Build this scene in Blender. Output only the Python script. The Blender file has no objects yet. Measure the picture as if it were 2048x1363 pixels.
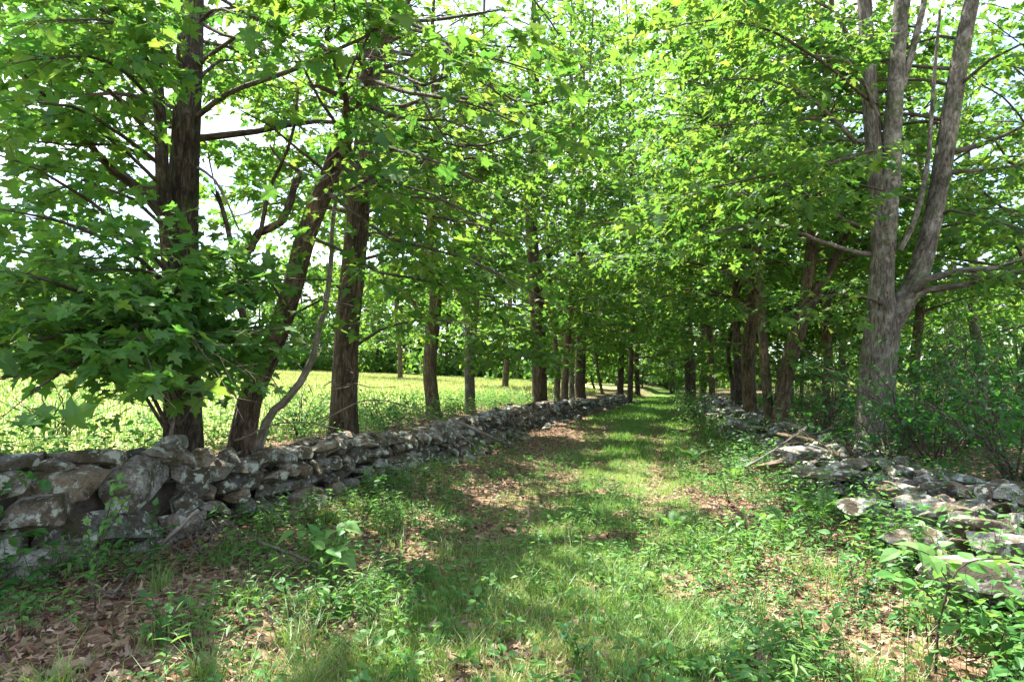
import bpy, math
import numpy as np
from mathutils import Vector, Matrix

S = bpy.context.scene
COL = S.collection
R = math.radians
rng = np.random.default_rng(11)

# ------------------------------------------------------------------ camera, sky, sun, exposure
CAM_H = 1.6
F = 1250.0                      # focal length in photo pixels (2048 wide)
PITCH = R(3.25)
cd = bpy.data.cameras.new('camera')
cam = bpy.data.objects.new('camera', cd)
COL.objects.link(cam)
cam.location = (0, 0, CAM_H)
cam.rotation_euler = (math.pi / 2 + PITCH, 0, 0)
cd.sensor_width = 36.0
cd.lens = 36.0 * F / 2048.0
cd.clip_start = 0.05
cd.clip_end = 3000
S.camera = cam

SUN_AZ, SUN_EL = R(-30), R(64)      # bearing from +Y towards +X, elevation
sdir = Vector((math.sin(SUN_AZ) * math.cos(SUN_EL), math.cos(SUN_AZ) * math.cos(SUN_EL), math.sin(SUN_EL)))
W = bpy.data.worlds.new('World')
S.world = W
W.use_nodes = True
wn, wl = W.node_tree.nodes, W.node_tree.links
bg = wn['Background']
bg.inputs['Strength'].default_value = 0.10
sky = wn.new('ShaderNodeTexSky')
sky.sky_type = 'NISHITA'
sky.sun_disc = False
sky.sun_elevation = SUN_EL
sky.sun_rotation = SUN_AZ
sky.air_density = 1.0
sky.dust_density = 1.5
tc = wn.new('ShaderNodeTexCoord')
mp = wn.new('ShaderNodeMapping')
mp.inputs['Scale'].default_value = (1, 1, 2.2)
nz = wn.new('ShaderNodeTexNoise')
nz.inputs['Scale'].default_value = 2.6
nz.inputs['Detail'].default_value = 7
nz.inputs['Roughness'].default_value = 0.55
cr = wn.new('ShaderNodeValToRGB')
cr.color_ramp.elements[0].position = 0.40
cr.color_ramp.elements[1].position = 0.62
mx = wn.new('ShaderNodeMix')
mx.data_type = 'RGBA'
wl.new(tc.outputs['Generated'], mp.inputs['Vector'])
wl.new(mp.outputs['Vector'], nz.inputs['Vector'])
wl.new(nz.outputs['Fac'], cr.inputs['Fac'])
wl.new(cr.outputs['Color'], mx.inputs[0])
wl.new(sky.outputs['Color'], mx.inputs[6])
mx.inputs[7].default_value = (5.0, 5.2, 5.6, 1)     # sunlit cloud
wl.new(mx.outputs[2], bg.inputs['Color'])
sl = bpy.data.lights.new('sun', 'SUN')
sl.energy = 5.0
sl.angle = R(0.55)
sl.color = (1.0, 0.94, 0.83)
so = bpy.data.objects.new('sun', sl)
COL.objects.link(so)
so.location = (0, 0, 40)
so.rotation_euler = (-sdir).to_track_quat('-Z', 'Y').to_euler()
S.view_settings.view_transform = 'Standard'
S.view_settings.look = 'None'
S.view_settings.gamma = 1
S.view_settings.use_curve_mapping = False
S.view_settings.exposure = 2.3
S.render.engine = 'CYCLES'
S.cycles.max_bounces = 7
S.cycles.diffuse_bounces = 4
S.cycles.transmission_bounces = 4
S.cycles.glossy_bounces = 2
S.cycles.transparent_max_bounces = 4
S.cycles.use_denoising = True
S.cycles.sample_clamp_indirect = 6

# ------------------------------------------------------------------ helpers
cP, sP = math.cos(PITCH), math.sin(PITCH)
def ray(px, py):
    a, b = (px - 1024.0) / F, (681.5 - py) / F
    return np.array([a, cP - b * sP, sP + b * cP])
def P(px, py, d):
    """photo pixel at depth d along +Y -> world point"""
    r = ray(px, py)
    return np.array([0, 0, CAM_H]) + r * (d / r[1])
def project(p):
    p = np.asarray(p, float)
    q = p - np.array([0, 0, CAM_H])
    zc = q[:, 1] * cP + q[:, 2] * sP
    yc = -q[:, 1] * sP + q[:, 2] * cP
    z = np.where(np.abs(zc) < 1e-3, 1e-3, zc)
    return 1024 + F * q[:, 0] / z, 681.5 - F * yc / z, zc
def smooth(a, b, x):
    t = np.clip((np.asarray(x, float) - a) / (b - a), 0, 1)
    return t * t * (3 - 2 * t)
_perm = np.random.default_rng(5).random((64, 64, 16))
def vnoise(x, y, z=0.0):
    x, y, z = np.broadcast_arrays(np.asarray(x, float), np.asarray(y, float), np.asarray(z, float))
    xi, yi, zi = np.floor(x).astype(int), np.floor(y).astype(int), np.floor(z).astype(int)
    fx, fy, fz = x - xi, y - yi, z - zi
    fx, fy, fz = [f * f * (3 - 2 * f) for f in (fx, fy, fz)]
    def g(i, j, k):
        return _perm[(xi + i) % 64, (yi + j) % 64, (zi + k) % 16]
    def lp(a, b, t):
        return a + (b - a) * t
    return lp(lp(lp(g(0, 0, 0), g(1, 0, 0), fx), lp(g(0, 1, 0), g(1, 1, 0), fx), fy),
              lp(lp(g(0, 0, 1), g(1, 0, 1), fx), lp(g(0, 1, 1), g(1, 1, 1), fx), fy), fz)
def fbm(x, y, z=0.0, o=3):
    s, a, t = 0, 1.0, 0
    for i in range(o):
        s = s + a * vnoise(np.asarray(x) * 2 ** i + 17.3 * i, np.asarray(y) * 2 ** i + 5.1 * i, np.asarray(z) * 2 ** i)
        t += a
        a *= 0.5
    return s / t
def norm(v):
    v = np.asarray(v, float)
    return v / np.maximum(np.linalg.norm(v, axis=-1, keepdims=True), 1e-9)

def mesh_np(name, V, T, mat, attrs=None, smooth_shade=True):
    """triangle mesh from arrays; attrs: {name: per-vertex float or vec3}"""
    V = np.ascontiguousarray(V, np.float32)
    T = np.ascontiguousarray(T, np.int32)
    me = bpy.data.meshes.new(name)
    me.vertices.add(len(V))
    me.vertices.foreach_set('co', V.ravel())
    me.loops.add(T.size)
    me.loops.foreach_set('vertex_index', T.ravel())
    me.polygons.add(len(T))
    me.polygons.foreach_set('loop_start', np.arange(0, T.size, 3, dtype=np.int32))
    me.polygons.foreach_set('loop_total', np.full(len(T), 3, np.int32))
    me.polygons.foreach_set('use_smooth', np.full(len(T), smooth_shade, bool))
    for k, a in (attrs or {}).items():
        a = np.ascontiguousarray(a, np.float32)
        at = me.attributes.new(k, 'FLOAT' if a.ndim == 1 else 'FLOAT_VECTOR', 'POINT')
        at.data.foreach_set('value' if a.ndim == 1 else 'vector', a.ravel())
    me.update(calc_edges=True)
    me.validate()
    me.materials.append(mat)
    return me
def link(name, me, parent=None, loc=None):
    o = bpy.data.objects.new(name, me)
    COL.objects.link(o)
    if parent is not None:
        o.parent = parent
        o.matrix_parent_inverse = Matrix.Translation(-parent.location)
    if loc is not None:
        o.location = loc
    return o
def thing(name, label, cat, base, group=None):
    o = bpy.data.objects.new(name, None)
    COL.objects.link(o)
    o.location = Vector([float(v) for v in base])
    o.empty_display_size = 0.2
    return tag(o, label, cat, group)
def tag(o, label=None, cat=None, group=None, kind=None):
    for k, v in (('label', label), ('category', cat), ('group', group), ('kind', kind)):
        if v:
            o[k] = v
    return o
def stuff(name, me, label, cat, parent=None):
    o = link(name, me, parent)
    if parent is None:
        tag(o, label, cat)
    o['kind'] = 'stuff'
    return o
class Acc:
    """collects triangles"""
    def __init__(s):
        s.V, s.T, s.A, s.n = [], [], {}, 0
    def add(s, V, T, **attrs):
        s.V.append(V)
        s.T.append(np.asarray(T) + s.n)
        for k, a in attrs.items():
            s.A.setdefault(k, []).append(a)
        s.n += len(V)
    def mesh(s, name, mat, smooth_shade=True):
        if not s.V:
            return None
        return mesh_np(name, np.concatenate(s.V), np.concatenate(s.T), mat,
                       {k: np.concatenate(a) for k, a in s.A.items()}, smooth_shade)

def resample(pts, rad, step):
    pts, rad = np.asarray(pts, float), np.asarray(rad, float)
    n = len(pts)
    out, ro = [], []
    for i in range(n - 1):
        p0, p1, p2, p3 = pts[max(i - 1, 0)], pts[i], pts[i + 1], pts[min(i + 2, n - 1)]
        k = max(1, int(np.linalg.norm(p2 - p1) / step))
        for j in range(k):
            t = j / k
            out.append(0.5 * ((2 * p1) + (p2 - p0) * t + (2 * p0 - 5 * p1 + 4 * p2 - p3) * t * t + (3 * p1 - p0 - 3 * p2 + p3) * t ** 3))
            ro.append(rad[i] + (rad[i + 1] - rad[i]) * t)
    out.append(pts[-1])
    ro.append(rad[-1])
    return np.array(out), np.array(ro)
def tube(pts, rad, sides=8, step=0.25, rough=0.08, wob=0.0, seed=0, ends=True):
    """tapered tube with lumpy section; returns V, T, bark coordinate"""
    p, r = resample(pts, rad, step)
    m = len(p)
    if wob:
        rg = np.random.default_rng(seed)
        w = rg.normal(size=(m, 3)) * wob
        w[0] = w[-1] = 0
        w[1:-1] = (w[:-2] + w[1:-1] + w[2:]) / 2
        p = p + w
    tan = norm(np.gradient(p, axis=0)) if m > 2 else np.repeat(norm(p[1:] - p[:1]), m, 0)
    ref = np.array([1.0, 0, 0]) if abs(tan[0][0]) < 0.8 else np.array([0, 1.0, 0])
    a = np.arange(sides) * 2 * math.pi / sides
    L = np.concatenate([[0], np.cumsum(np.linalg.norm(np.diff(p, axis=0), axis=1))])
    V, B = [], []
    for i in range(m):
        u = norm(ref - tan[i] * np.dot(ref, tan[i]))
        ref = u
        v = np.cross(tan[i], u)
        k = 1.0
        if rough:
            k = 1 + rough * 2 * (fbm(np.cos(a) * 1.7 + seed * 3.1, np.sin(a) * 1.7 + 9, L[i] * 0.9 / max(rad[0] * 4, 0.15) + seed, 3) - 0.5) * 2
        V.append(p[i] + (np.outer(np.cos(a), u) + np.outer(np.sin(a), v)) * (r[i] * k)[:, None] if rough else
                 p[i] + (np.outer(np.cos(a), u) + np.outer(np.sin(a), v)) * r[i])
        rr = max(rad[0], 0.01)
        B.append(np.stack([np.cos(a) * rr, np.sin(a) * rr, np.full(sides, L[i]) + seed * 1.7], 1))
    V, B = np.concatenate(V), np.concatenate(B)
    T = []
    for i in range(m - 1):
        for j in range(sides):
            q, w_ = i * sides + j, i * sides + (j + 1) % sides
            T += [(q, w_, w_ + sides), (q, w_ + sides, q + sides)]
    if ends:
        V = np.concatenate([V, p[-1:] + tan[-1:] * r[-1] * 0.3])
        B = np.concatenate([B, B[-1:]])
        e = len(V) - 1
        T += [((m - 1) * sides + j, (m - 1) * sides + (j + 1) % sides, e) for j in range(sides)]
    return V, np.array(T), B
def segs_mesh(acc, a, b, ra, rb, mid=None):
    """many thin three-sided twigs at once (optionally through a mid point)"""
    n = len(a)
    if n == 0:
        return
    t = norm(b - a)
    u = norm(np.cross(t, np.array([0.31, 0.2, 0.93])))
    v = np.cross(t, u)
    rings = [(a, ra)] + ([(mid, (ra + rb) / 2)] if mid is not None else []) + [(b, rb)]
    k = len(rings)
    V = np.empty((n, k, 3, 3))
    for i, (c, r) in enumerate(rings):
        for j in range(3):
            an = j * 2 * math.pi / 3
            V[:, i, j] = c + (u * math.cos(an) + v * math.sin(an)) * np.asarray(r).reshape(-1, 1)
    T = []
    for i in range(k - 1):
        for j in range(3):
            q, w_ = i * 3 + j, i * 3 + (j + 1) % 3
            T += [(q, w_, w_ + 3), (q, w_ + 3, q + 3)]
    T = np.array(T)
    TT = (T[None] + (np.arange(n) * k * 3)[:, None, None]).reshape(-1, 3)
    V = V.reshape(-1, 3)
    acc.add(V, TT, bark=V * np.array([1, 1, 0.3]))

# ------------------------------------------------------------------ leaf templates (x across, y along, z up)
def fan(half, c, fold=0.12, droop=0.12):
    h = np.array(half, float)
    out = np.concatenate([h, (h[1:-1] * [-1, 1])[::-1]])
    V = np.concatenate([[c], out])
    z = fold * np.abs(V[:, 0]) - droop * V[:, 1] ** 2
    V = np.column_stack([V, z])
    n = len(out)
    T = [(0, 1 + i, 1 + (i + 1) % n) for i in range(n)]
    return V, np.array(T)
MAPLE_HI = fan([(0, 0), (.10, -.05), (.35, -.07), (.27, .12), (.44, .19), (.60, .43), (.40, .40), (.19, .44), (.27, .66), (.12, .73), (0, 1)], (0, .26))
MAPLE_MD = fan([(0, -.02), (.36, -.03), (.26, .15), (.58, .42), (.2, .44), (.22, .66), (0, 1)], (0, .3))
MAPLE_LO = (np.array([(0, 0, 0), (.5, .30, .03), (0.05, 1, -.12), (-.5, .34, .03)]), np.array([(0, 1, 2), (0, 2, 3)]))
OVATE = fan([(0, 0), (.20, .16), (.27, .42), (.15, .75), (0, 1)], (0, .42), 0.2, 0.15)
OVATE_LO = (np.array([(0, 0, 0), (.26, .42, .05), (0, 1, -.1), (-.26, .42, .05)]), np.array([(0, 1, 2), (0, 2, 3)]))
def place(acc, tpl, pos, tip, nrm, size, tint, curl=None, xs=None):
    n = len(pos)
    if n == 0:
        return
    V0, T0 = tpl
    y = norm(tip)
    x = norm(np.cross(y, nrm))
    z = np.cross(x, y)
    zz = V0[None, :, 2] * (1 if curl is None else curl[:, None])
    if xs is not None:
        x = x * xs[:, None]
    V = pos[:, None] + (x[:, None] * V0[None, :, 0, None] + y[:, None] * V0[None, :, 1, None] + z[:, None] * zz[..., None]) * size[:, None, None]
    T = (T0[None] + (np.arange(n) * len(V0))[:, None, None]).reshape(-1, 3)
    acc.add(V.reshape(-1, 3), T, tint=np.repeat(tint, len(V0)))

# ------------------------------------------------------------------ materials
def new_mat(name):
    m = bpy.data.materials.new(name)
    m.use_nodes = True
    nt = m.node_tree
    nt.nodes.clear()
    out = nt.nodes.new('ShaderNodeOutputMaterial')
    return m, nt.nodes, nt.links, out
def ramp(N, cols):
    r = N.new('ShaderNodeValToRGB')
    e = r.color_ramp.elements
    while len(e) < len(cols):
        e.new(0.5)
    for i, (p, c) in enumerate(cols):
        e[i].position = p
        e[i].color = (*c, 1)
    return r
def mixc(N, L, fac, a, b, mode='MIX'):
    m = N.new('ShaderNodeMix')
    m.data_type = 'RGBA'
    m.blend_type = mode
    for s, v in ((0, fac), (6, a), (7, b)):
        if hasattr(v, 'is_output') or hasattr(v, 'links'):
            L.new(v, m.inputs[s])
        else:
            m.inputs[s].default_value = v if s == 0 else (*v, 1)
    return m.outputs[2]
def noise(N, L, vec, scale, detail=4, rough=0.55, dist=0):
    n = N.new('ShaderNodeTexNoise')
    n.inputs['Scale'].default_value = scale
    n.inputs['Detail'].default_value = detail
    n.inputs['Roughness'].default_value = rough
    n.inputs['Distortion'].default_value = dist
    if vec is not None:
        L.new(vec, n.inputs['Vector'])
    return n.outputs['Fac']
def leaf_mat(name, cols, tcols, trans=0.45, gloss=0.06, rough=0.5):
    m, N, L, out = new_mat(name)
    at = N.new('ShaderNodeAttribute')
    at.attribute_name = 'tint'
    geo = N.new('ShaderNodeNewGeometry')
    nzf = noise(N, L, geo.outputs['Position'], 9.0, 2)
    mth = N.new('ShaderNodeMath')
    mth.operation = 'MULTIPLY_ADD'
    L.new(nzf, mth.inputs[0])
    mth.inputs[1].default_value = 0.3
    ad = N.new('ShaderNodeMath')
    ad.operation = 'SUBTRACT'
    L.new(at.outputs['Fac'], ad.inputs[0])
    ad.inputs[1].default_value = 0.15
    L.new(ad.outputs[0], mth.inputs[2])
    r1, r2 = ramp(N, cols), ramp(N, tcols)
    L.new(mth.outputs[0], r1.inputs['Fac'])
    L.new(mth.outputs[0], r2.inputs['Fac'])
    d = N.new('ShaderNodeBsdfDiffuse')
    t = N.new('ShaderNodeBsdfTranslucent')
    g = N.new('ShaderNodeBsdfGlossy')
    g.inputs['Roughness'].default_value = rough
    g.inputs['Color'].default_value = (0.9, 0.95, 1, 1)
    L.new(r1.outputs[0], d.inputs['Color'])
    L.new(r2.outputs[0], t.inputs['Color'])
    a = N.new('ShaderNodeMixShader')
    a.inputs[0].default_value = trans
    L.new(d.outputs[0], a.inputs[1])
    L.new(t.outputs[0], a.inputs[2])
    b = N.new('ShaderNodeMixShader')
    b.inputs[0].default_value = gloss
    L.new(a.outputs[0], b.inputs[1])
    L.new(g.outputs[0], b.inputs[2])
    L.new(b.outputs[0], out.inputs['Surface'])
    return m
M_MAPLE = leaf_mat('maple_leaf', [(0, (.036, .11, .024)), (.5, (.062, .15, .03)), (1, (.10, .19, .036))],
                   [(0, (.075, .25, .035)), (.5, (.14, .33, .04)), (1, (.27, .42, .05))], 0.45, 0.018, .4)
M_MAPLE_FAR = leaf_mat('maple_leaf_bright', [(0, (.028, .082, .02)), (.5, (.052, .115, .024)), (1, (.10, .16, .03))],
                       [(0, (.075, .225, .03)), (.5, (.14, .295, .034)), (1, (.28, .40, .05))], 0.5, 0.015)
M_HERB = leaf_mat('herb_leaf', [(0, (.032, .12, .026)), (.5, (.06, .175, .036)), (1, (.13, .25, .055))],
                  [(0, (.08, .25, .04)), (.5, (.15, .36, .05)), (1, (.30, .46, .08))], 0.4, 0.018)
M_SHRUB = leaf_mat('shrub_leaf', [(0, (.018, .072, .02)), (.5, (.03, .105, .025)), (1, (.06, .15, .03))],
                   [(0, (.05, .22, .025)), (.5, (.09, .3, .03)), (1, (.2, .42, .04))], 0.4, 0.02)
M_GRASS = leaf_mat('grass_blade', [(0, (.06, .15, .025)), (.6, (.13, .23, .045)), (1, (.38, .35, .14))],
                   [(0, (.11, .28, .025)), (.6, (.22, .38, .05)), (1, (.46, .42, .15))], 0.4, 0.03)
M_MEADOW = leaf_mat('meadow_grass', [(0, (.09, .19, .035)), (.5, (.27, .31, .11)), (1, (.44, .42, .21))],
                    [(0, (.14, .28, .03)), (.5, (.33, .37, .11)), (1, (.48, .45, .2))], 0.35, 0.02)
M_DEAD = leaf_mat('dead_leaf', [(0, (.07, .045, .032)), (.25, (.19, .10, .06)), (.45, (.21, .165, .13)), (.65, (.28, .18, .115)), (1, (.46, .36, .26))],
                  [(0, (.12, .05, .025)), (.5, (.24, .12, .07)), (1, (.4, .26, .16))], 0.15, 0.015)
def bark_mat(name, dark, mid, light, lichen, ridge=1.0, lich_amt=0.5, zs=0.22, scale=16, patch=None, moss=0.0, cell=0.6):
    m, N, L, out = new_mat(name)
    at = N.new('ShaderNodeAttribute')
    at.attribute_name = 'bark'
    mpn = N.new('ShaderNodeMapping')
    mpn.inputs['Scale'].default_value = (1, 1, zs)
    L.new(at.outputs['Vector'], mpn.inputs['Vector'])
    n1 = noise(N, L, mpn.outputs[0], scale, 5, 0.6, 0.6)
    vo = N.new('ShaderNodeTexVoronoi')
    vo.feature = 'DISTANCE_TO_EDGE'
    vo.inputs['Scale'].default_value = scale * 1.25
    mpd = N.new('ShaderNodeMix')
    mpd.data_type = 'VECTOR'
    mpd.inputs[0].default_value = 0.16
    L.new(mpn.outputs[0], mpd.inputs[4])
    nv = N.new('ShaderNodeTexNoise')
    nv.inputs['Scale'].default_value = scale * 0.6
    L.new(mpn.outputs[0], nv.inputs['Vector'])
    L.new(nv.outputs['Color'], mpd.inputs[5])
    L.new(mpd.outputs[1], vo.inputs['Vector'])
    vr = ramp(N, [(0.0, (1 - cell,) * 3), (0.2, (1, 1, 1))])
    L.new(vo.outputs['Distance'], vr.inputs['Fac'])
    rm = ramp(N, [(0.34, dark), (0.5, mid), (0.66, light)])
    L.new(n1, rm.inputs['Fac'])
    c = mixc(N, L, vr.outputs[0], [v * 0.55 for v in dark], rm.outputs[0])
    nl = noise(N, L, at.outputs['Vector'], 5.0, 6, 0.68)
    lr = ramp(N, [(0.62 - 0.16 * lich_amt, (0, 0, 0)), (0.74 - 0.1 * lich_amt, (1, 1, 1))])
    L.new(nl, lr.inputs['Fac'])
    fl = N.new('ShaderNodeMath')
    fl.operation = 'MULTIPLY'
    fl.inputs[1].default_value = min(1, 0.75 * lich_amt + 0.1)
    L.new(lr.outputs[0], fl.inputs[0])
    c = mixc(N, L, fl.outputs[0], c, lichen)
    if patch:
        npp = noise(N, L, at.outputs['Vector'], 2.3, 4, 0.7)
        pr = ramp(N, [(0.55, (0, 0, 0)), (0.62, (1, 1, 1))])
        L.new(npp, pr.inputs['Fac'])
        pm = N.new('ShaderNodeMath')
        pm.operation = 'MULTIPLY'
        pm.inputs[1].default_value = 0.8
        L.new(pr.outputs[0], pm.inputs[0])
        c = mixc(N, L, pm.outputs[0], c, patch)
    if moss:
        nm = noise(N, L, at.outputs['Vector'], 3.5, 5, 0.7)
        mr = ramp(N, [(0.6 - moss * .2, (0, 0, 0)), (0.72 - moss * .1, (.8, .8, .8))])
        L.new(nm, mr.inputs['Fac'])
        c = mixc(N, L, mr.outputs[0], c, (.045, .07, .02))
    nb_ = noise(N, L, at.outputs['Vector'], 2.6, 4, 0.65)
    rb_ = ramp(N, [(.32, (.5, .5, .5)), (.68, (1.35, 1.35, 1.35))])
    L.new(nb_, rb_.inputs['Fac'])
    c = mixc(N, L, 1.0, c, rb_.outputs[0], 'MULTIPLY')
    bs = N.new('ShaderNodeBsdfPrincipled')
    bs.inputs['Roughness'].default_value = 0.9
    bs.inputs['Specular IOR Level'].default_value = 0.15
    L.new(c, bs.inputs['Base Color'])
    h = N.new('ShaderNodeMath')
    h.operation = 'MULTIPLY_ADD'
    L.new(vr.outputs[0], h.inputs[0])
    h.inputs[1].default_value = 0.8
    L.new(n1, h.inputs[2])
    bp = N.new('ShaderNodeBump')
    bp.inputs['Strength'].default_value = 0.9
    bp.inputs['Distance'].default_value = 0.02 * ridge
    L.new(h.outputs[0], bp.inputs['Height'])
    L.new(bp.outputs[0], bs.inputs['Normal'])
    L.new(bs.outputs[0], out.inputs['Surface'])
    return m
B_DARK = bark_mat('dark_furrowed_bark', (.028, .021, .016), (.075, .056, .043), (.13, .105, .085), (.21, .20, .17), 1.2, 0.4, 0.32, moss=0.3)
B_RIDGE = bark_mat('ridged_brown_bark', (.035, .024, .016), (.095, .068, .046), (.155, .118, .085), (.2, .18, .14), 1.8, 0.2, 0.2, 20, moss=.2)
B_GREY = bark_mat('grey_lichen_bark', (.05, .041, .031), (.13, .113, .092), (.215, .193, .163), (.35, .34, .30), 0.9, 0.6, 0.4, 19, moss=0.35, cell=.3)
B_BROWN = bark_mat('brown_mossy_bark', (.05, .036, .022), (.125, .092, .058), (.19, .145, .098), (.24, .22, .17), 1.0, 0.3, 0.3, 15, moss=0.35)
B_RED = bark_mat('peeling_reddish_bark', (.04, .028, .02), (.10, .073, .052), (.17, .13, .1), (.24, .2, .17), 1.0, 0.3, 0.4, 14, patch=(.2, .12, .075))
B_TWIG = bark_mat('twig_bark', (.05, .04, .03), (.1, .08, .06), (.16, .135, .11), (.25, .24, .21), 0.3, 0.3, 0.4, 30)
B_DEAD = bark_mat('bare_weathered_wood', (.12, .10, .08), (.25, .215, .18), (.36, .32, .28), (.45, .43, .39), 0.4, 0.3, 0.1, 40)
def stone_mat():
    m, N, L, out = new_mat('field_stone')
    tcn = N.new('ShaderNodeTexCoord')
    oi = N.new('ShaderNodeObjectInfo')
    geo = N.new('ShaderNodeNewGeometry')
    ofs = N.new('ShaderNodeVectorMath')
    ofs.operation = 'MULTIPLY_ADD'
    cmb = N.new('ShaderNodeCombineXYZ')
    for q_ in range(3):
        L.new(oi.outputs['Random'], cmb.inputs[q_])
    L.new(cmb.outputs[0], ofs.inputs[0])
    ofs.inputs[1].default_value = (37, 53, 71)
    L.new(geo.outputs['Position'], ofs.inputs[2])
    pos = ofs.outputs[0]
    base = ramp(N, [(0.0, (.08, .076, .066)), (0.25, (.17, .168, .155)), (0.5, (.31, .30, .28)), (0.7, (.25, .20, .15)), (0.85, (.16, .125, .09)), (1.0, (.22, .22, .20))])
    n0 = noise(N, L, pos, 2.0, 3)
    sm = N.new('ShaderNodeMath')
    sm.operation = 'MULTIPLY_ADD'
    L.new(oi.outputs['Random'], sm.inputs[0])
    sm.inputs[1].default_value = 0.9
    sb = N.new('ShaderNodeMath')
    sb.operation = 'MULTIPLY_ADD'
    L.new(n0, sb.inputs[0])
    sb.inputs[1].default_value = 0.5
    sb.inputs[2].default_value = -0.2
    L.new(sb.outputs[0], sm.inputs[2])
    L.new(sm.outputs[0], base.inputs['Fac'])
    grain = noise(N, L, pos, 60, 4, 0.7)
    gr = ramp(N, [(0.3, (.55, .55, .55)), (0.7, (1.3, 1.3, 1.3))])
    L.new(grain, gr.inputs['Fac'])
    c = mixc(N, L, 1.0, base.outputs[0], gr.outputs[0], 'MULTIPLY')
    st = noise(N, L, pos, 4.5, 6, 0.7)                       # brown stain and moss
    sr = ramp(N, [(0.44, (0, 0, 0)), (0.56, (.9, .9, .9))])
    L.new(st, sr.inputs['Fac'])
    c = mixc(N, L, sr.outputs[0], c, (.062, .05, .028))
    ln = noise(N, L, pos, 8.5, 6, 0.66, 0.0)                 # pale green lichen
    lr = ramp(N, [(0.55, (0, 0, 0)), (0.595, (.85, .85, .85))])
    L.new(ln, lr.inputs['Fac'])
    c = mixc(N, L, lr.outputs[0], c, (.44, .48, .41))
    dn = noise(N, L, pos, 26, 5, 0.7, 0.0)                  # dark specks
    dr = ramp(N, [(0.58, (0, 0, 0)), (0.66, (.85, .85, .85))])
    L.new(dn, dr.inputs['Fac'])
    c = mixc(N, L, dr.outputs[0], c, (.04, .04, .032))
    bs = N.new('ShaderNodeBsdfPrincipled')
    bs.inputs['Roughness'].default_value = 0.92
    bs.inputs['Specular IOR Level'].default_value = 0.2
    L.new(c, bs.inputs['Base Color'])
    b1 = noise(N, L, pos, 16, 8, 0.7)
    bp = N.new('ShaderNodeBump')
    bp.inputs['Strength'].default_value = 0.8
    bp.inputs['Distance'].default_value = 0.035
    L.new(b1, bp.inputs['Height'])
    L.new(bp.outputs[0], bs.inputs['Normal'])
    L.new(bs.outputs[0], out.inputs['Surface'])
    return m
M_STONE = stone_mat()
def ground_mat():
    m, N, L, out = new_mat('leaf_litter_and_soil')
    geo = N.new('ShaderNodeNewGeometry')
    pos = geo.outputs['Position']
    ag = N.new('ShaderNodeAttribute')
    ag.attribute_name = 'grassy'
    am = N.new('ShaderNodeAttribute')
    am.attribute_name = 'meadow'
    vo = N.new('ShaderNodeTexVoronoi')
    vo.inputs['Scale'].default_value = 17
    vo.inputs['Randomness'].default_value = 1
    L.new(pos, vo.inputs['Vector'])
    hs = N.new('ShaderNodeSeparateColor')
    L.new(vo.outputs['Color'], hs.inputs[0])
    lit = ramp(N, [(0, (.05, .03, .022)), (.4, (.125, .078, .05)), (.75, (.21, .14, .09)), (1, (.34, .25, .17))])
    L.new(hs.outputs[0], lit.inputs['Fac'])
    n1 = noise(N, L, pos, 40, 4, 0.7)
    nr = ramp(N, [(.3, (.5, .5, .5)), (.7, (1.25, 1.25, 1.25))])
    L.new(n1, nr.inputs['Fac'])
    c = mixc(N, L, 1.0, lit.outputs[0], nr.outputs[0], 'MULTIPLY')
    gn = noise(N, L, pos, 11, 5, 0.7)
    gc = ramp(N, [(.3, (.05, .11, .02)), (.55, (.09, .16, .03)), (.75, (.2, .2, .08))])
    L.new(gn, gc.inputs['Fac'])
    c = mixc(N, L, ag.outputs['Fac'], c, gc.outputs[0])
    mn = noise(N, L, pos, 3.0, 6, 0.7)
    mc = ramp(N, [(.3, (.16, .22, .05)), (.55, (.31, .33, .13)), (.75, (.43, .41, .21))])
    L.new(mn, mc.inputs['Fac'])
    c = mixc(N, L, am.outputs['Fac'], c, mc.outputs[0])
    bs = N.new('ShaderNodeBsdfPrincipled')
    bs.inputs['Roughness'].default_value = 0.95
    bs.inputs['Specular IOR Level'].default_value = 0.1
    L.new(c, bs.inputs['Base Color'])
    bp = N.new('ShaderNodeBump')
    bp.inputs['Strength'].default_value = 0.8
    bp.inputs['Distance'].default_value = 0.03
    L.new(vo.outputs['Distance'], bp.inputs['Height'])
    L.new(bp.outputs[0], bs.inputs['Normal'])
    L.new(bs.outputs[0], out.inputs['Surface'])
    return m
M_GROUND = ground_mat()

# ------------------------------------------------------------------ the lie of the land
WL_Y = np.array([-12, 3.0, 4.57, 5.75, 8.6, 12.3, 19.4, 28.6, 36, 60, 120, 400])
WL_X = np.array([-12, -4.75, -3.80, -3.02, -1.95, -.83, 1.02, 4.0, 6.4, 14.0, 32, 110])
WR_Y = np.array([-12, 2.0, 3.2, 4.5, 6.0, 8.0, 10.5, 14.0, 18.0, 23.0, 32, 60, 120, 400])
WR_X = np.array([2.4, 2.75, 3.0, 3.3, 3.62, 3.95, 4.35, 5.0, 5.9, 7.0, 9.5, 18, 37, 120])     # lane-side foot
PA_Y = np.array([-12, 2.5, 3.2, 5, 7.8, 12.9, 23.5, 44, 80, 200, 400])
PA_X = np.array([-.6, 0.0, .1, .45, 1.1, 2.35, 4.75, 10.0, 20, 54, 115])
def wl(y): return np.interp(y, WL_Y, WL_X)
def wr(y): return np.interp(y, WR_Y, WR_X)
def pa(y): return np.interp(y, PA_Y, PA_X)
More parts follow.
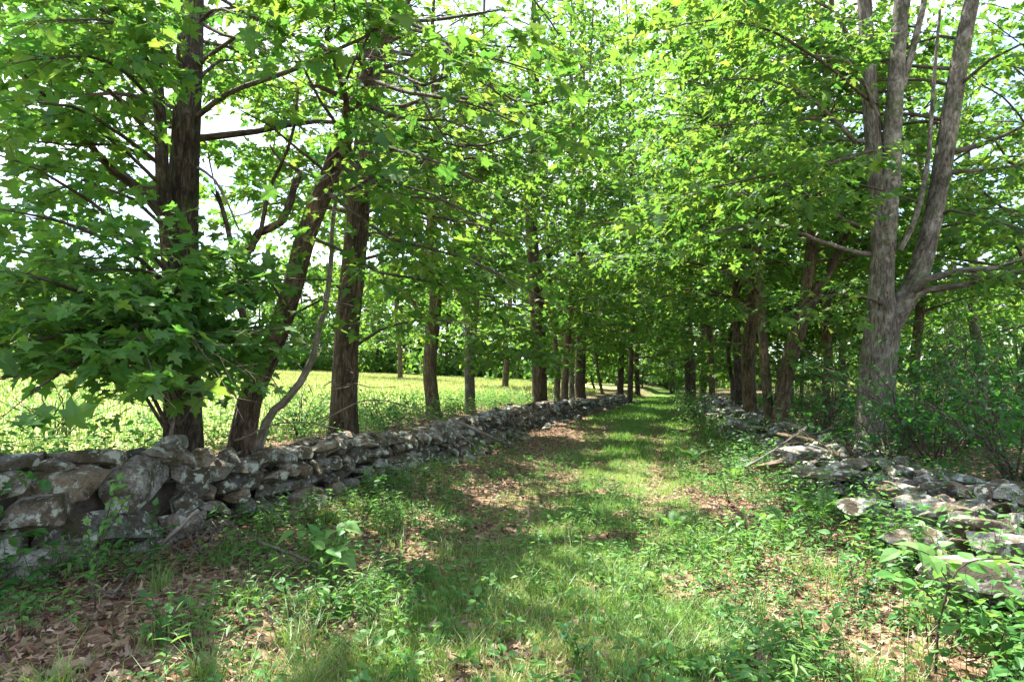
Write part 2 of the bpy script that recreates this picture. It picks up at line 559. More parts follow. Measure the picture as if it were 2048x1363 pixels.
def ground_z(x, y):
    x, y = np.asarray(x, float), np.asarray(y, float)
    sL = (wl(y) - x) * 0.93
    sR = (x - wr(y)) * 0.97
    z = 0.52 * smooth(0.15, 1.3, sL) + 0.04 * np.clip(sL - 1.5, 0, 60)
    z = z + 0.33 * smooth(0.3, 1.6, sR) + 0.006 * np.clip(sR - 2, 0, 80)
    dp = np.abs(x - pa(y))
    z = z + 0.10 * smooth(1.2, 2.6, dp) * (sL < 0.6) - 0.03 * np.exp(-((dp - 0.7) / 0.22) ** 2)
    return z + 0.07 * (fbm(x * 0.5, y * 0.5, 1.5, 4) - 0.5) + 0.03 * (fbm(x * 2.3, y * 2.3, 4.5, 2) - 0.5)
def grass_mask(x, y):
    o = x - pa(y)
    n = fbm(x * 1.1 + 3, y * 1.1, 2.2, 3)
    n2 = fbm(x * 3.1 + 31, y * 3.1, 7.2, 2)
    hw = np.interp(y, [2, 5, 9, 20, 60], [1.6, 1.35, 1.05, 1.25, 2.0])
    g = smooth(hw + 0.25, hw - 0.5, np.abs(o) + (n - 0.5) * 1.5)
    tr = np.maximum(np.exp(-((o - 0.62) / 0.2) ** 2), .8 * np.exp(-((o + 0.78) / 0.18) ** 2)) * smooth(4.5, 7, y)
    g = g * (1 - 0.75 * tr) * smooth(0.27, 0.47, n2 + 0.10 * (n - .5))
    far = smooth(16, 26, y)
    lane = (x > wl(y) + 0.5) & (x < wr(y) - 0.3)
    g = np.maximum(g, far * 0.8 * lane * smooth(2.6, 1.7, np.abs(o)))
    return np.clip(g, 0, 1)
def meadow_mask(x, y):
    return np.maximum(smooth(2.0, 4.5, (wl(y) - x)), smooth(10, 16, x - wr(y)))

def gp(px, py):
    """photo pixel on the ground"""
    d = 3.0
    r = ray(px, py)
    for _ in range(60):
        p = np.array([0, 0, CAM_H]) + r * (d / r[1])
        d += (p[2] - float(ground_z(p[0], p[1]))) * .5 * d / CAM_H
        d = min(d, 60)
    return np.array([0, 0, CAM_H]) + r * (d / r[1])
# openings in the canopy: where the sun comes through and flecks the ground (ground point, half-widths in metres)
GAPS = [(*gp(px, py)[:2], rx, ry) for px, py, rx, ry in (
    (640, 1240, .42, .26), (500, 1300, .28, .2), (760, 1185, .2, .12), (1290, 1230, .3, .16), (1160, 1275, .3, .16), (980, 1335, .28, .1), (420, 1345, .25, .1),
    (1240, 1015, .4, .22), (1330, 1070, .3, .2), (1130, 945, .55, .4), (1060, 925, .4, .4), (1290, 985, .35, .3), (1390, 1000, .3, .3), (1245, 872, .5, 1.0),
    (1315, 880, .6, .8), (1270, 832, .8, 1.5), (1325, 815, .9, 2), (1130, 862, .5, .8), (1500, 1090, .35, .2), (1560, 1170, .3, .2), (1450, 1140, .3, .2),
    (1640, 1250, .25, .14), (880, 1040, .3, .25), (1000, 1000, .3, .3), (820, 1110, .22, .12), (700, 1060, .25, .16), (1800, 1250, .2, .14), (1210, 905, .5, .6), (1380, 850, .8, 1.6), (1180, 1120, .4, .2), (1080, 1190, .3, .16), (1230, 1160, .3, .2), (1120, 1060, .35, .25), (1220, 955, .5, .4), (1260, 930, .4, .5), (560, 1230, .3, .2), (800, 1290, .3, .12), (1400, 1210, .25, .14), (1360, 1300, .25, .12))]
GAPS += [(*P(px, py, d)[:2], r_, r_) for px, py, d, r_ in ((1610, 885, 9.6, .35), (1500, 882, 10.5, .3), (1730, 1005, 6.0, .2), (1800, 985, 6.3, .15), (1930, 1062, 4.9, .12),
                                                          (960, 850, 12.8, .4), (1095, 802, 20, .6), (700, 880, 8.9, .25), (1480, 820, 16, .5))]
GAPS = [(a, b_, c * (1.45 if b_ < 6 else 1.15), d_ * (1.9 if b_ < 6 else 1.2), 0.0) for a, b_, c, d_ in GAPS]
for px, py, d, r_ in ((930, 190, 5.3, .55), (1020, 120, 5.2, .5), (860, 340, 5.8, .4)):
    q = P(px, py, d)
    t_ = (q[2] - .2) / sdir.z
    GAPS.append((q[0] - sdir.x * t_, q[1] - sdir.y * t_, r_, r_, q[2] + .45))
def sun_gap(p, pad=0.0):
    t = (p[:, 2] - 0.2) / sdir.z
    gx_, gy_ = p[:, 0] - sdir.x * t, p[:, 1] - sdir.y * t
    m = np.zeros(len(p), bool)
    wav = 0.75 + 0.5 * vnoise(gx_ * 6, gy_ * 6, 3.3)
    for cx, cy, rx, ry, zm in GAPS:
        m |= (((gx_ - cx) / (rx + pad)) ** 2 + ((gy_ - cy) / (ry + pad)) ** 2 < wav) & (p[:, 2] > zm)
    return m | (fbm(gx_ * 1.5 + 7, gy_ * 1.5 + 3, 8.5, 2) > np.where(gy_ > 15, .60, np.where(gx_ > wr(gy_) + .8, .64, .74)))
def graded(lo, hi, fine_lo, fine_hi, step, grow):
    a = list(np.arange(fine_lo, fine_hi, step))
    s, v = step, a[-1]
    while v < hi:
        s *= grow
        v += s
        a.append(v)
    s, v = step, a[0]
    b = []
    while v > lo:
        s *= grow
        v -= s
        b.append(v)
    return np.array(b[::-1] + a)
gx = graded(-900, 1000, -6, 8, 0.15, 1.09)
gy = graded(-60, 1500, 1.5, 13, 0.15, 1.07)
GX, GY = np.meshgrid(gx, gy)
GZ = ground_z(GX, GY)
nx, ny = len(gx), len(gy)
ii = (np.arange(ny - 1)[:, None] * nx + np.arange(nx - 1)[None]).ravel()
gt = np.concatenate([np.stack([ii, ii + 1, ii + nx + 1], 1), np.stack([ii, ii + nx + 1, ii + nx], 1)])
gm = mesh_np('ground', np.stack([GX, GY, GZ], -1).reshape(-1, 3), gt, M_GROUND,
             {'grassy': np.clip(grass_mask(GX, GY) + 0.25 * smooth(20, 40, GY), 0, 1).ravel(), 'meadow': meadow_mask(GX, GY).ravel()})
ground = tag(link('ground', gm), 'leaf-strewn ground of the lane, the bank and the sunlit field', 'ground', kind='structure')

# ------------------------------------------------------------------ stones
def ico(sub):
    import bmesh
    bm = bmesh.new()
    bmesh.ops.create_icosphere(bm, subdivisions=sub, radius=1)
    bm.verts.ensure_lookup_table()
    V = np.array([v.co[:] for v in bm.verts])
    T = np.array([[v.index for v in f.verts] for f in bm.faces])
    bm.free()
    return V, T
def stone_shape(seed, sub, boxy=0.6, cuts=9, rough=0.05):
    rg = np.random.default_rng(seed)
    V, T = ico(sub)
    p = 2.0 + boxy * 3.5
    V = V / (np.abs(V) ** p).sum(1, keepdims=True) ** (1 / p)
    V = V * (1 + 0.2 * (fbm(V[:, 0] * 0.9 + seed, V[:, 1] * 0.9, V[:, 2] * 0.9 + 3, 2) - 0.5)[:, None] * 2)
    for _ in range(cuts):
        n = norm(rg.normal(size=3))
        d = rg.uniform(0.5, 0.86)
        k = V @ n
        V = V - np.clip(k - d, 0, None)[:, None] * n
    V = V * (1 + rough * 2 * (fbm(V[:, 0] * 4 + seed, V[:, 1] * 4, V[:, 2] * 4 + 3, 3) - 0.5)[:, None])
    lo, hi = V.min(0), V.max(0)
    V = (V - (lo + hi) / 2) / (hi - lo)
    return V, T
ST_HI = [stone_shape(100 + i, 4, 0.15 + 0.2 * (i % 3), 14, 0.05) for i in range(10)]
ST_XL = [stone_shape(200 + i, 1, 0.3 + 0.3 * (i % 4), 6, 0.0) for i in range(14)]
ST_LO = [stone_shape(200 + i, 3, 0.2 + 0.25 * (i % 4), 14, 0.02) for i in range(14)]
ST_HI_M = [mesh_np('stone_shape', v, t, M_STONE, None, False) for v, t in ST_HI]
ST_LO_M = [mesh_np('stone_shape', v, t, M_STONE, None, False) for v, t in ST_LO]
def rot_m(rx, ry, rz):
    return (Matrix.Rotation(rz, 4, 'Z') @ Matrix.Rotation(ry, 4, 'Y') @ Matrix.Rotation(rx, 4, 'X'))
def wall_build(name, label, stones, core, keep=300):
    """stones: (centre, size3, (rx,ry,rz), big)"""
    c = np.array([s[0] for s in stones])
    px, py, d = project(c)
    size = np.array([max(s[1]) for s in stones])
    score = np.where((d > 0.5) & (px > -150) & (px < 2200) & (py < 1500), size / np.maximum(d, 0.3), 0)
    order = np.argsort(-score)
    root = thing(name, label, 'wall', (float(c[order[0]][0]), float(c[order[0]][1]), 0))
    root['kind'] = 'thing'
    link('rubble_core', core, root)
    acc = Acc()
    for k, i in enumerate(order):
        ce, sz, ro, big = stones[i]
        mtx = Matrix.Translation(Vector(ce)) @ rot_m(*ro) @ Matrix.Diagonal((*sz, 1))
        if k < keep:
            me = ST_HI_M[i % len(ST_HI_M)] if (size[i] / max(d[i], .3) * F > 55) else ST_LO_M[i % len(ST_LO_M)]
            o = bpy.data.objects.new('stone', me)
            COL.objects.link(o)
            o.parent = root
            o.matrix_parent_inverse = Matrix.Translation(-root.location)
            o.matrix_basis = mtx
        else:
            V, T = ST_XL[i % len(ST_XL)]
            mm = np.array(mtx)
            acc.add(V @ mm[:3, :3].T + mm[:3, 3], T)
    if acc.V:
        stuff('distant_stones', acc.mesh('distant_stones', M_STONE, False), None, None, root)
    return root
def line_frame(fx, y0, y1, step=0.02):
    y = np.arange(y0, y1, step)
    x = fx(y)
    u = np.concatenate([[0], np.cumsum(np.hypot(np.diff(x), np.diff(y)))])
    return y, x, u
M_CORE, N_, L_, o_ = new_mat('dark_rubble_fill')
b_ = N_.new('ShaderNodeBsdfPrincipled')
g_ = N_.new('ShaderNodeNewGeometry')
r_ = ramp(N_, [(.3, (.03, .024, .018)), (.7, (.12, .10, .08))])
L_.new(noise(N_, L_, g_.outputs['Position'], 12, 5, .7), r_.inputs['Fac'])
L_.new(r_.outputs[0], b_.inputs['Base Color'])
b_.inputs['Roughness'].default_value = 1
L_.new(b_.outputs[0], o_.inputs['Surface'])
def core_mesh(fx, y0, y1, off0, off1, hfun, sgn):
    ys = np.arange(y0, y1, 0.25)
    V, T = [], []
    for i, y in enumerate(ys):
        h = float(hfun(y))
        x = float(fx(y))
        prof = [(off0, -0.15), (off0 + 0.02, h * 0.5), (off0 + 0.10, h), (off1 - 0.10, h), (off1, h * 0.5), (off1, -0.15)]
        for k, (o, z) in enumerate(prof):
            j = 0.05 * (vnoise(y * 2.1 + k * 7, k * 3.3, 1.5) - 0.5)
            V.append((x + sgn * (o + j), y, z + j))
        if i:
            a, b = (i - 1) * 6, i * 6
            for k in range(5):
                T += [(a + k, a + k + 1, b + k + 1), (a + k, b + k + 1, b + k)]
    return mesh_np('rubble_core', np.array(V), np.array(T), M_CORE)
# left wall: lane-side foot runs along wl(y); body lies on the field side (-x)
def hL(y): return np.interp(y, [3, 5.7, 8.6, 12.3, 19, 28, 40], [.84, .82, .60, .64, .62, .42, .25]) + 0.26 * (vnoise(np.asarray(y) * 0.7, 3.3) - 0.5)
sl_ = []
rg = np.random.default_rng(21)
Y, X, U = line_frame(wl, 6.0, 40)
def at_u(u):
    y = np.interp(u, U, Y)
    return np.interp(u, U, X), y
def ang(fx, y):
    return math.atan2(2 * 0.2, float(fx(y + 0.2) - fx(y - 0.2)))
z0 = 0.0
row = 0
while z0 < 0.92:
    h = rg.uniform(.13, .22) * (1.12 if row == 0 else 1)
    u = rg.uniform(0, .2)
    while u < U[-1]:
        w = rg.uniform(.16, .46) * (1.15 if z0 < .3 else 0.9)
        hh = h * rg.uniform(.75, 1.3)
        x, y = at_u(u + w / 2)
        if z0 + hh * .5 < hL(y) + rg.uniform(-.04, .08):
            a = ang(wl, y)
            back = 0.10 + 0.13 * z0 + rg.uniform(-.05, .05)
            dpt = rg.uniform(.25, .42)
            ce = np.array([x, y, 0]) + np.array([-math.sin(a), math.cos(a), 0]) * (back + dpt * .3)
            ce[2] = z0 + hh / 2 + rg.uniform(-.02, .02) + float(ground_z(x, y)) * 0.5
            til = rg.normal(0, .16) if rg.random() > .12 else rg.uniform(-.9, .9)
            sl_.append((ce, (w * .98, dpt, hh * 1.02), (rg.normal(0, .14), til, a + rg.normal(0, .15)), 0))
        u += w * rg.uniform(.92, 1.04)
    z0 += h * 0.86
    row += 1
u = 0.0
while u < U[-1]:                                        # capping stones across the top
    x, y = at_u(u)
    a = ang(wl, y)
    for off in (0.30, 0.55, .82):
        w = rg.uniform(.2, .5)
        hh = rg.uniform(.10, .22)
        ce = np.array([x, y, 0]) + np.array([-math.sin(a), math.cos(a), 0]) * (off + rg.uniform(-.08, .08)) + np.array([math.cos(a), math.sin(a), 0]) * rg.uniform(-.1, .1)
        ce[2] = float(hL(y)) + rg.uniform(-.06, .07) - (0.1 if off > .7 else 0)
        sl_.append((ce, (w, w * rg.uniform(.6, .9), hh), (rg.normal(0, .2), rg.normal(0, .2), a + rg.uniform(-.7, .7)), 0))
    u += rg.uniform(.22, .40)
for k in range(90):                                     # tumbled stones at the foot
    x, y = at_u(rg.uniform(0.3, U[-1]))
    w = rg.uniform(.07, .34)
    xx, yy = x + rg.uniform(.0, .45), y - rg.uniform(0, .2)
    sl_.append((np.array([xx, yy, float(ground_z(xx, yy)) + w * .12]), (w, w * .8, w * .5), (rg.normal(0, .25), rg.normal(0, .25), rg.uniform(0, 3)), 0))
# big blocks at the near end, read off the face of the wall: px, py, width, height, tilt
def on_face(px, py, back=0.0):
    r = ray(px, py)
    d = 4.0
    for _ in range(40):
        p = np.array([0, 0, CAM_H]) + r * (d / r[1])
        d += 0.8 * ((wl(d) - back) - p[0]) / (r[0] / r[1] - (wl(d + .05) - wl(d)) / .05 + 1e-6)
        d = min(max(d, 2.5), 12)
    return np.array([0, 0, CAM_H]) + r * (d / r[1]), d
for i, (px, py, w, h, t, back) in enumerate([
        (312, 962, 162, 112, .02, .12), (152, 972, 158, 78, .0, .16), (92, 1032, 180, 86, .06, .02), (225, 1068, 250, 92, -.1, .06),
        (120, 1150, 195, 112, .12, -.18), (12, 975, 110, 70, 0, .12), (30, 935, 96, 50, .1, .22), (112, 936, 84, 38, 0, .26),
        (205, 920, 130, 46, -.1, .3), (356, 912, 118, 52, -.12, .2), (372, 890, 84, 46, -.2, .36), (405, 965, 64, 60, .4, .1),
        (10, 1112, 130, 110, .1, .1), (390, 1010, 66, 56, .3, .08), (388, 1052, 90, 60, -.15, 0), (300, 1105, 110, 52, .1, -.02), (418, 925, 50, 60, .6, .14),
        (-80, 960, 150, 100, 0, .12), (-90, 1060, 170, 110, .05, .0), (-70, 1160, 150, 110, 0, .0), (285, 915, 90, 36, .05, .45), (150, 922, 110, 34, 0, .55),
        (60, 924, 110, 34, 0, .6), (-40, 925, 110, 44, 0, .5)]):
    p, d = on_face(px, py, back)
    a = ang(wl, d)
    k = d / F
    dep = min(0.62, max(.3, w * k * .75))
    ce = p + np.array([-math.sin(a), math.cos(a), 0]) * dep * .42
    ca = max(.55, abs(math.cos(a - math.atan2(1, 0) + math.pi / 2)) + .25)
    sl_.append((ce, (w * k * .95, dep, h * k * .95), (0, -t, a), 1))
left_wall = wall_build('stone_wall', 'grey lichened dry-stone wall along the field, with big blocks at its near end', sl_,
                       core_mesh(wl, 2.2, 40, 0.42, 1.0, lambda y: hL(y) - .14, -1))
# right wall: low, wide and tumbled
def hR(y): return np.interp(y, [1, 4, 8, 12, 18, 34], [.32, .36, .40, .5, .6, .55]) + 0.14 * (vnoise(np.asarray(y) * 0.8, 8.3) - 0.5)
sr_ = []
rg = np.random.default_rng(33)
Y, X, U = line_frame(wr, 2.4, 34)
u = 0.0
while u < U[-1]:
    x, y = at_u(u)
    a = ang(wr, y)
    tn, nn = np.array([math.cos(a), math.sin(a), 0]), np.array([math.sin(a), -math.cos(a), 0])
    H = float(hR(y))
    big = 0.95 if y < 7 else 0.8
    for off in (0.02, .22, .48, .74, 1.0, 1.22):
        hz = H * np.interp(off, [0, .25, .5, 1.0, 1.25], [.45, .85, 1, 1, .8])
        z = rg.uniform(.0, .1)
        while z < hz:
            w = rg.uniform(.24, .56) * big
            hh = rg.uniform(.10, .20) * big
            ce = np.array([x, y, 0]) + nn * (off + rg.uniform(-.1, .1)) + tn * rg.uniform(-.16, .16)
            ce[2] = z + hh * .4 + 0.06
            if off in (0.02, .22) or z + hh * 1.3 > hz or off > 1.1:
                steep = rg.random() < .14
                sr_.append((ce, (w, w * rg.uniform(.55, .85), hh), (rg.normal(0, .13) + (.5 if steep else 0), rg.normal(0, .15) + (.4 if steep else 0), a + rg.uniform(-.9, .9)), 0))
            z += hh * .9
    u += rg.uniform(.26, .42) * (1.0 if y < 16 else 1.25)
for k in range(34):
    x, y = at_u(rg.uniform(0.3, 16))
    w = rg.uniform(.14, .36)
    xx = x - rg.uniform(.0, .4)
    sr_.append((np.array([xx, y, float(ground_z(xx, y)) + w * .12]), (w, w * .8, w * .45), (rg.normal(0, .25), rg.normal(0, .25), rg.uniform(0, 3)), 0))
for px, py, d, w, h, t in ((2010, 1092, 4.3, .42, .16, .1), (1940, 1100, 4.5, .38, .14, .35), (1790, 985, 6.3, .36, .17, 0), (1890, 1025, 5.4, .4, .16, -.1),
                           (1975, 1160, 3.9, .75, .24, .05), (1830, 1080, 4.9, .62, .18, .05), (1735, 1010, 6.0, .55, .12, .08), (1600, 905, 8.6, .7, .14, -.05),
                           (1560, 925, 8.4, .62, .12, -.03), (1480, 850, 14, .6, .2, .3), (1650, 945, 7.4, .75, .1, 0), (1950, 1055, 4.9, .5, .2, .15)):
    ce = P(px, py, d)
    sr_.append((ce, (w, w * .7, h * 1.2), (rg.normal(0, .1), t, rg.uniform(-.4, .4)), 1))
right_wall = wall_build('stone_wall', 'low tumbled stone wall with flat slabs along the wooded side of the lane', sr_,
                        core_mesh(wr, 2.0, 34, 0.12, 1.15, lambda y: hR(y) - .10, 1))

# ------------------------------------------------------------------ trees
LEAF_BUDGET = {}
def lod_leaves(pos, tip, nrm, size, tint, keep_obj, mat, root, crown_name='crown', lo_scale=1.0):
    """builds the crown mesh; the keep_obj leaves that show largest become objects of their own"""
    px, py, d = project(pos)
    vis = (d > 0.8) & (px > -260) & (px < 2310) & (py > -220) & (py < 1500)
    app = np.where(vis, size / np.maximum(d, .5) * F, 0)
    single = np.zeros(len(pos), bool)
    inside = (px > -10) & (px < 2060) & (py > -10) & (py < 1370) & vis
    if keep_obj:
        cand = np.where(inside & (app >= 9))[0]
        single[cand[np.argsort(-app[cand])][:keep_obj]] = True
    acc = Acc()
    rest = ~single
    hi, md, lo = rest & (app > 25), rest & (app <= 25) & (app > 12.5), rest & (app <= 12.5)
    for m_, t_ in ((hi, MAPLE_HI), (md, MAPLE_MD), (lo, MAPLE_LO)):
        i = np.where(m_)[0]
        sc = size[i] * (lo_scale if t_ is MAPLE_LO else 1)
        place(acc, t_, pos[i], tip[i], nrm[i], sc, tint[i], rng.uniform(-.3, 2.8, len(i)), rng.uniform(.72, 1.18, len(i)))
    me = acc.mesh(crown_name, mat, False)
    cr_ = link(crown_name, me, root)
    cr_['kind'] = 'stuff'
    for i in np.where(single)[0]:
        y = norm(tip[i])
        x = norm(np.cross(y, nrm[i]))
        z = np.cross(x, y)
        s = size[i]
        me = LEAF_M[mat.name][int(tint[i] * 5.99)]
        o = bpy.data.objects.new('leaf', me)
        COL.objects.link(o)
        o.parent = cr_
        o.matrix_parent_inverse = Matrix.Identity(4)
        M = Matrix(((x[0] * s, y[0] * s, z[0] * s, pos[i][0]), (x[1] * s, y[1] * s, z[1] * s, pos[i][1]), (x[2] * s, y[2] * s, z[2] * s, pos[i][2]), (0, 0, 0, 1)))
        o.matrix_basis = M
    return cr_
LEAF_M = {}
for mt in (M_MAPLE, M_MAPLE_FAR):
    LEAF_M[mt.name] = []
    for k in range(6):
        v = MAPLE_HI[0].copy()
        v[:, 2] *= (0.3, 1.6, 0.8, 1.2, 0.5, 1.9)[k]
        v[:, 2] += 0.05 * np.sin(v[:, 0] * 7 + k) * np.abs(v[:, 0])
        LEAF_M[mt.name].append(mesh_np('leaf_shape', v, MAPLE_HI[1], mt, {'tint': np.full(len(v), (k + .5) / 6)}, False))
def kids(p0, dr, Ln, spacing, t0, ang_, len_lo, len_hi, rg, flat=0.35, droop=0.12, lift=0.0):
    """children of straight sagging segments: returns start, dir, length"""
    n = np.maximum(1, np.round(Ln * (1 - t0) / spacing).astype(int))
    idx = np.repeat(np.arange(len(Ln)), n)
    k = np.concatenate([np.arange(m) for m in n]) if len(n) else np.zeros(0, int)
    t = t0 + (1 - t0) * (k + rg.uniform(.2, 1.0, len(k))) / n[idx]
    d = dr[idx]
    L = Ln[idx]
    pos = p0[idx] + d * (L * t)[:, None]
    pos[:, 2] -= droop * L * t * t
    lat = norm(np.cross(d, np.array([0, 0, 1.0])) + rg.normal(0, flat, (len(k), 3)))
    sgn = np.where((k + rg.integers(0, 2, len(Ln))[idx]) % 2, 1, -1)
    cd_ = norm(d * math.cos(ang_) + lat * (sgn * math.sin(ang_))[:, None] + rg.normal(0, .12, (len(k), 3)) + np.array([0, 0, lift]))
    cl = L * rg.uniform(len_lo, len_hi, len(k)) * (1.15 - 0.75 * t)
    return pos, cd_, cl, idx
def foliage_from_limbs(limbs, rg, leaf=0.12, sub=0.34, twig=0.2, lsp=0.075, dens=1.0, tw_acc=None, droop=.10, fine=True, f0=.22):
    """limbs: list of (polyline points, tip radius). Returns leaf arrays."""
    P0, D, Ln, RR = [], [], [], []
    for pts, r in limbs:
        pts = np.asarray(pts)
        seg = np.diff(pts, axis=0)
        l = np.linalg.norm(seg, axis=1)
        tot = l.sum()
        cum = np.concatenate([[0], np.cumsum(l)])
        n = max(3, int(tot * (1 - f0) / sub))
        sgn = rg.choice([-1, 1])
        for k in range(n + 1):
            f = f0 + (1 - f0) * (k + (rg.uniform(-.3, .3) if k < n else 0)) / n
            s_ = min(f, .999) * tot
            j = min(np.searchsorted(cum, s_) - 1, len(seg) - 1)
            p = pts[j] + seg[j] * ((s_ - cum[j]) / l[j])
            d = seg[j] / l[j]
            lat = norm(np.cross(d, [0, 0, 1.0]) + rg.normal(0, .25, 3))
            sgn = -sgn
            an = rg.uniform(.6, 1.0) if k < n else 0.0
            dd = norm(d * math.cos(an) + lat * sgn * math.sin(an) + np.array([0, 0, rg.normal(.02, .12)]))
            L = min(1.7, max(.35, tot * rg.uniform(.28, .46) * (1.15 - .7 * f)))
            P0.append(p)
            D.append(dd)
            Ln.append(L)
            RR.append(max(.004, r * .8))
    P0, D, Ln, RR = map(np.array, (P0, D, Ln, RR))
    ok = ~(sun_gap(P0 + D * (Ln * .5)[:, None]) & (P0[:, 2] > 6.0) & (P0[:, 1] < 14))
    if ok.any():
        P0, D, Ln, RR = P0[ok], D[ok], Ln[ok], RR[ok]
    tp, td, tl, ti = kids(P0, D, Ln, twig / dens, .08, .75, .45, .8, rg, .3, droop)
    tl = np.clip(tl, .16, .7)
    if tw_acc is not None:
        e = P0 + D * Ln[:, None]
        e[:, 2] -= droop * Ln
        mid = P0 + D * (Ln * .5)[:, None]
        mid[:, 2] -= droop * Ln * .25
        segs_mesh(tw_acc, P0, e, RR, RR * .35, mid)
        e2 = tp + td * tl[:, None]
        e2[:, 2] -= .1 * tl
        if fine:
            segs_mesh(tw_acc, tp, e2, np.full(len(tp), .0035), np.full(len(tp), .0015))
    lp, ld, _, li = kids(tp, td, tl, lsp, .25, 1.0, 1, 1, rg, .5, .1)
    keep = (rg.random(len(lp)) < dens) & ~(sun_gap(lp, leaf * .55) & (rg.random(len(lp)) < .96))
    keep &= ~((lp[:, 2] > 0.62 * lp[:, 1] + 3.2) & (rg.random(len(lp)) < .5))
    lp, ld = lp[keep], ld[keep]
    n = len(lp)
    tip = norm(ld * np.array([1, 1, .5]) + np.array([0, 0, -.35]) + rg.normal(0, .28, (n, 3)))
    nrm = norm(np.array([0, 0, 1.0]) + rg.normal(0, .42, (n, 3)) + ld * .25)
    pet = norm(ld + rg.normal(0, .3, (n, 3)))
    size = leaf * np.clip(rg.lognormal(-.1, .33, n), .4, 1.6)
    return lp + pet * (size * .35)[:, None], tip, nrm, size
def limb_path(p0, p1, rg, arch=.08, wob=.05, n=6):
    p0, p1 = np.asarray(p0, float), np.asarray(p1, float)
    L = np.linalg.norm(p1 - p0)
    t = np.linspace(0, 1, n)[:, None]
    p = p0 + (p1 - p0) * t
    p[:, 2] += (arch * L * np.sin(np.pi * t) * (1 - .3 * t))[:, 0]
    w = rg.normal(0, wob * L * .35, (n, 3))
    w[0] = 0
    return p + w
def stem_at(stems, z):
    """closest stem point at a height"""
    best = None
    for pts, rad in stems:
        pts = np.asarray(pts)
        if pts[0][2] - .3 <= z <= pts[-1][2]:
            j = np.clip(np.searchsorted(pts[:, 2], z) - 1, 0, len(pts) - 2)
            f = np.clip((z - pts[j][2]) / max(pts[j + 1][2] - pts[j][2], 1e-3), 0, 1)
            best = (pts[j] + (pts[j + 1] - pts[j]) * f, rad[j] + (rad[j + 1] - rad[j]) * f)
            yield best
def maple(label, stems, bark, auto=None, limbs=(), bare=(), seed=0, leaf=.12, keep=0, mat=None, name='maple_tree', dens=1.0, sub=.25, twig=.15,
          flare=1.5, sides=14, limb_parts=True, tint=(0.5, .22), stem_step=.22, lo_scale=1.0, extra_parts=None, lsp=.036, cat='tree', fine=True, f0=.22):
    """stems: list of (points, radii), the first is the trunk, in world metres.
    auto: dict(n, z0, z1, len0, len1, bias) of limbs grown by themselves; limbs: ((start, end, radius) ...) with foliage; bare: leafless."""
    rg = np.random.default_rng(seed + 500)
    stems = [(np.array(p, float), list(r)) for p, r in stems]
    b = stems[0][0][0]
    gz = float(ground_z(b[0], b[1]))
    base = np.array([b[0], b[1], gz])
    root = thing(name, label, cat, base)
    for k, (p, r) in enumerate(stems):
        if k == 0 or p[0][2] < gz + .6:
            p = p.copy()
            p[0][2] = min(p[0][2], gz - .12)
            if k == 0:
                i0 = p[0] + (p[1] - p[0]) * min(.5, .35 / max(.1, np.linalg.norm(p[1] - p[0])))
                p = np.insert(p, 1, i0, 0)
                r = [r[0] * flare, r[0] * 1.05] + list(r[1:])
        V, T, B = tube(p, r, sides if k == 0 else max(8, sides - 3), stem_step, .07, 0, seed + k)
        link('trunk' if k == 0 else 'stem', mesh_np('trunk', V, T, bark, {'bark': B}), root)
        stems[k] = (p, r)
    all_l = []
    tw = Acc()
    for l in limbs:
        pts, r0, r1 = l
        all_l.append((np.asarray(pts), r0, r1))
    if auto:
        zs = np.linspace(auto['z0'], auto['z1'], auto['n']) + rg.normal(0, .25, auto['n'])
        az = rg.uniform(0, 6.28)
        for z in zs:
            c = list(stem_at(stems, z))
            if not c:
                continue
            p, r = c[rg.integers(len(c))]
            az += 2.4 + rg.normal(0, .4)
            f = (z - auto['z0']) / max(.1, auto['z1'] - auto['z0'])
            L = (auto['len0'] + (auto['len1'] - auto['len0']) * f) * rg.uniform(.7, 1.2)
            d = np.array([math.cos(az), math.sin(az), 0]) + np.array([*auto.get('bias', (0, 0)), 0])
            d = norm(d)
            e = p + d * L + np.array([0, 0, L * (auto.get('rise', .12) + .45 * f)])
            path = limb_path(p, e, rg, auto.get('arch', .1))
            if p[1] < 12 and z > 5 and sun_gap(resample(path, np.zeros(len(path)), .15)[0], .05).mean() > .22:
                continue
            all_l.append((path, min(r * .42, .010 + .009 * L), .006))
    for pts, r0, r1 in all_l:
        V, T, B = tube(pts, np.linspace(r0, r1, len(pts)), 6 if r0 > .03 else 5, .3, .06, .008, rg.integers(99))
        if limb_parts:
            link('limb', mesh_np('limb', V, T, bark if r0 > .035 else B_TWIG, {'bark': B}), root)
        else:
            tw.add(V, T, bark=B)
    for pts, r0, r1 in bare:
        V, T, B = tube(pts, np.linspace(r0, r1, len(pts)), 6, .2, .06, .006, rg.integers(99))
        link('bare_branch', mesh_np('bare_branch', V, T, bark if r0 > .03 else B_DEAD, {'bark': B}), root)
    if all_l:
        lp, tip, nrm, size = foliage_from_limbs([(p, r1) for p, r0, r1 in all_l], rg, leaf, sub, twig, lsp, dens, tw, fine=fine, f0=f0)
        ti = np.clip(tint[0] + rg.normal(0, tint[1], len(lp)) + .35 * (fbm(lp[:, 0] * .7, lp[:, 1] * .7, lp[:, 2] * .7, 2) - .5), 0, 1)
        o = link('twigs', tw.mesh('twigs', B_TWIG), root)
        o['kind'] = 'stuff'
        lod_leaves(lp, tip, nrm, size, ti, keep, mat or M_MAPLE, root, lo_scale=lo_scale)
        LEAF_BUDGET[label] = len(lp)
    return root
def PX(lst):
    return [P(*q) for q in lst]
def limb(lst, r0, r1=.006):
    return (PX(lst), r0, r1)

exec_trees = True
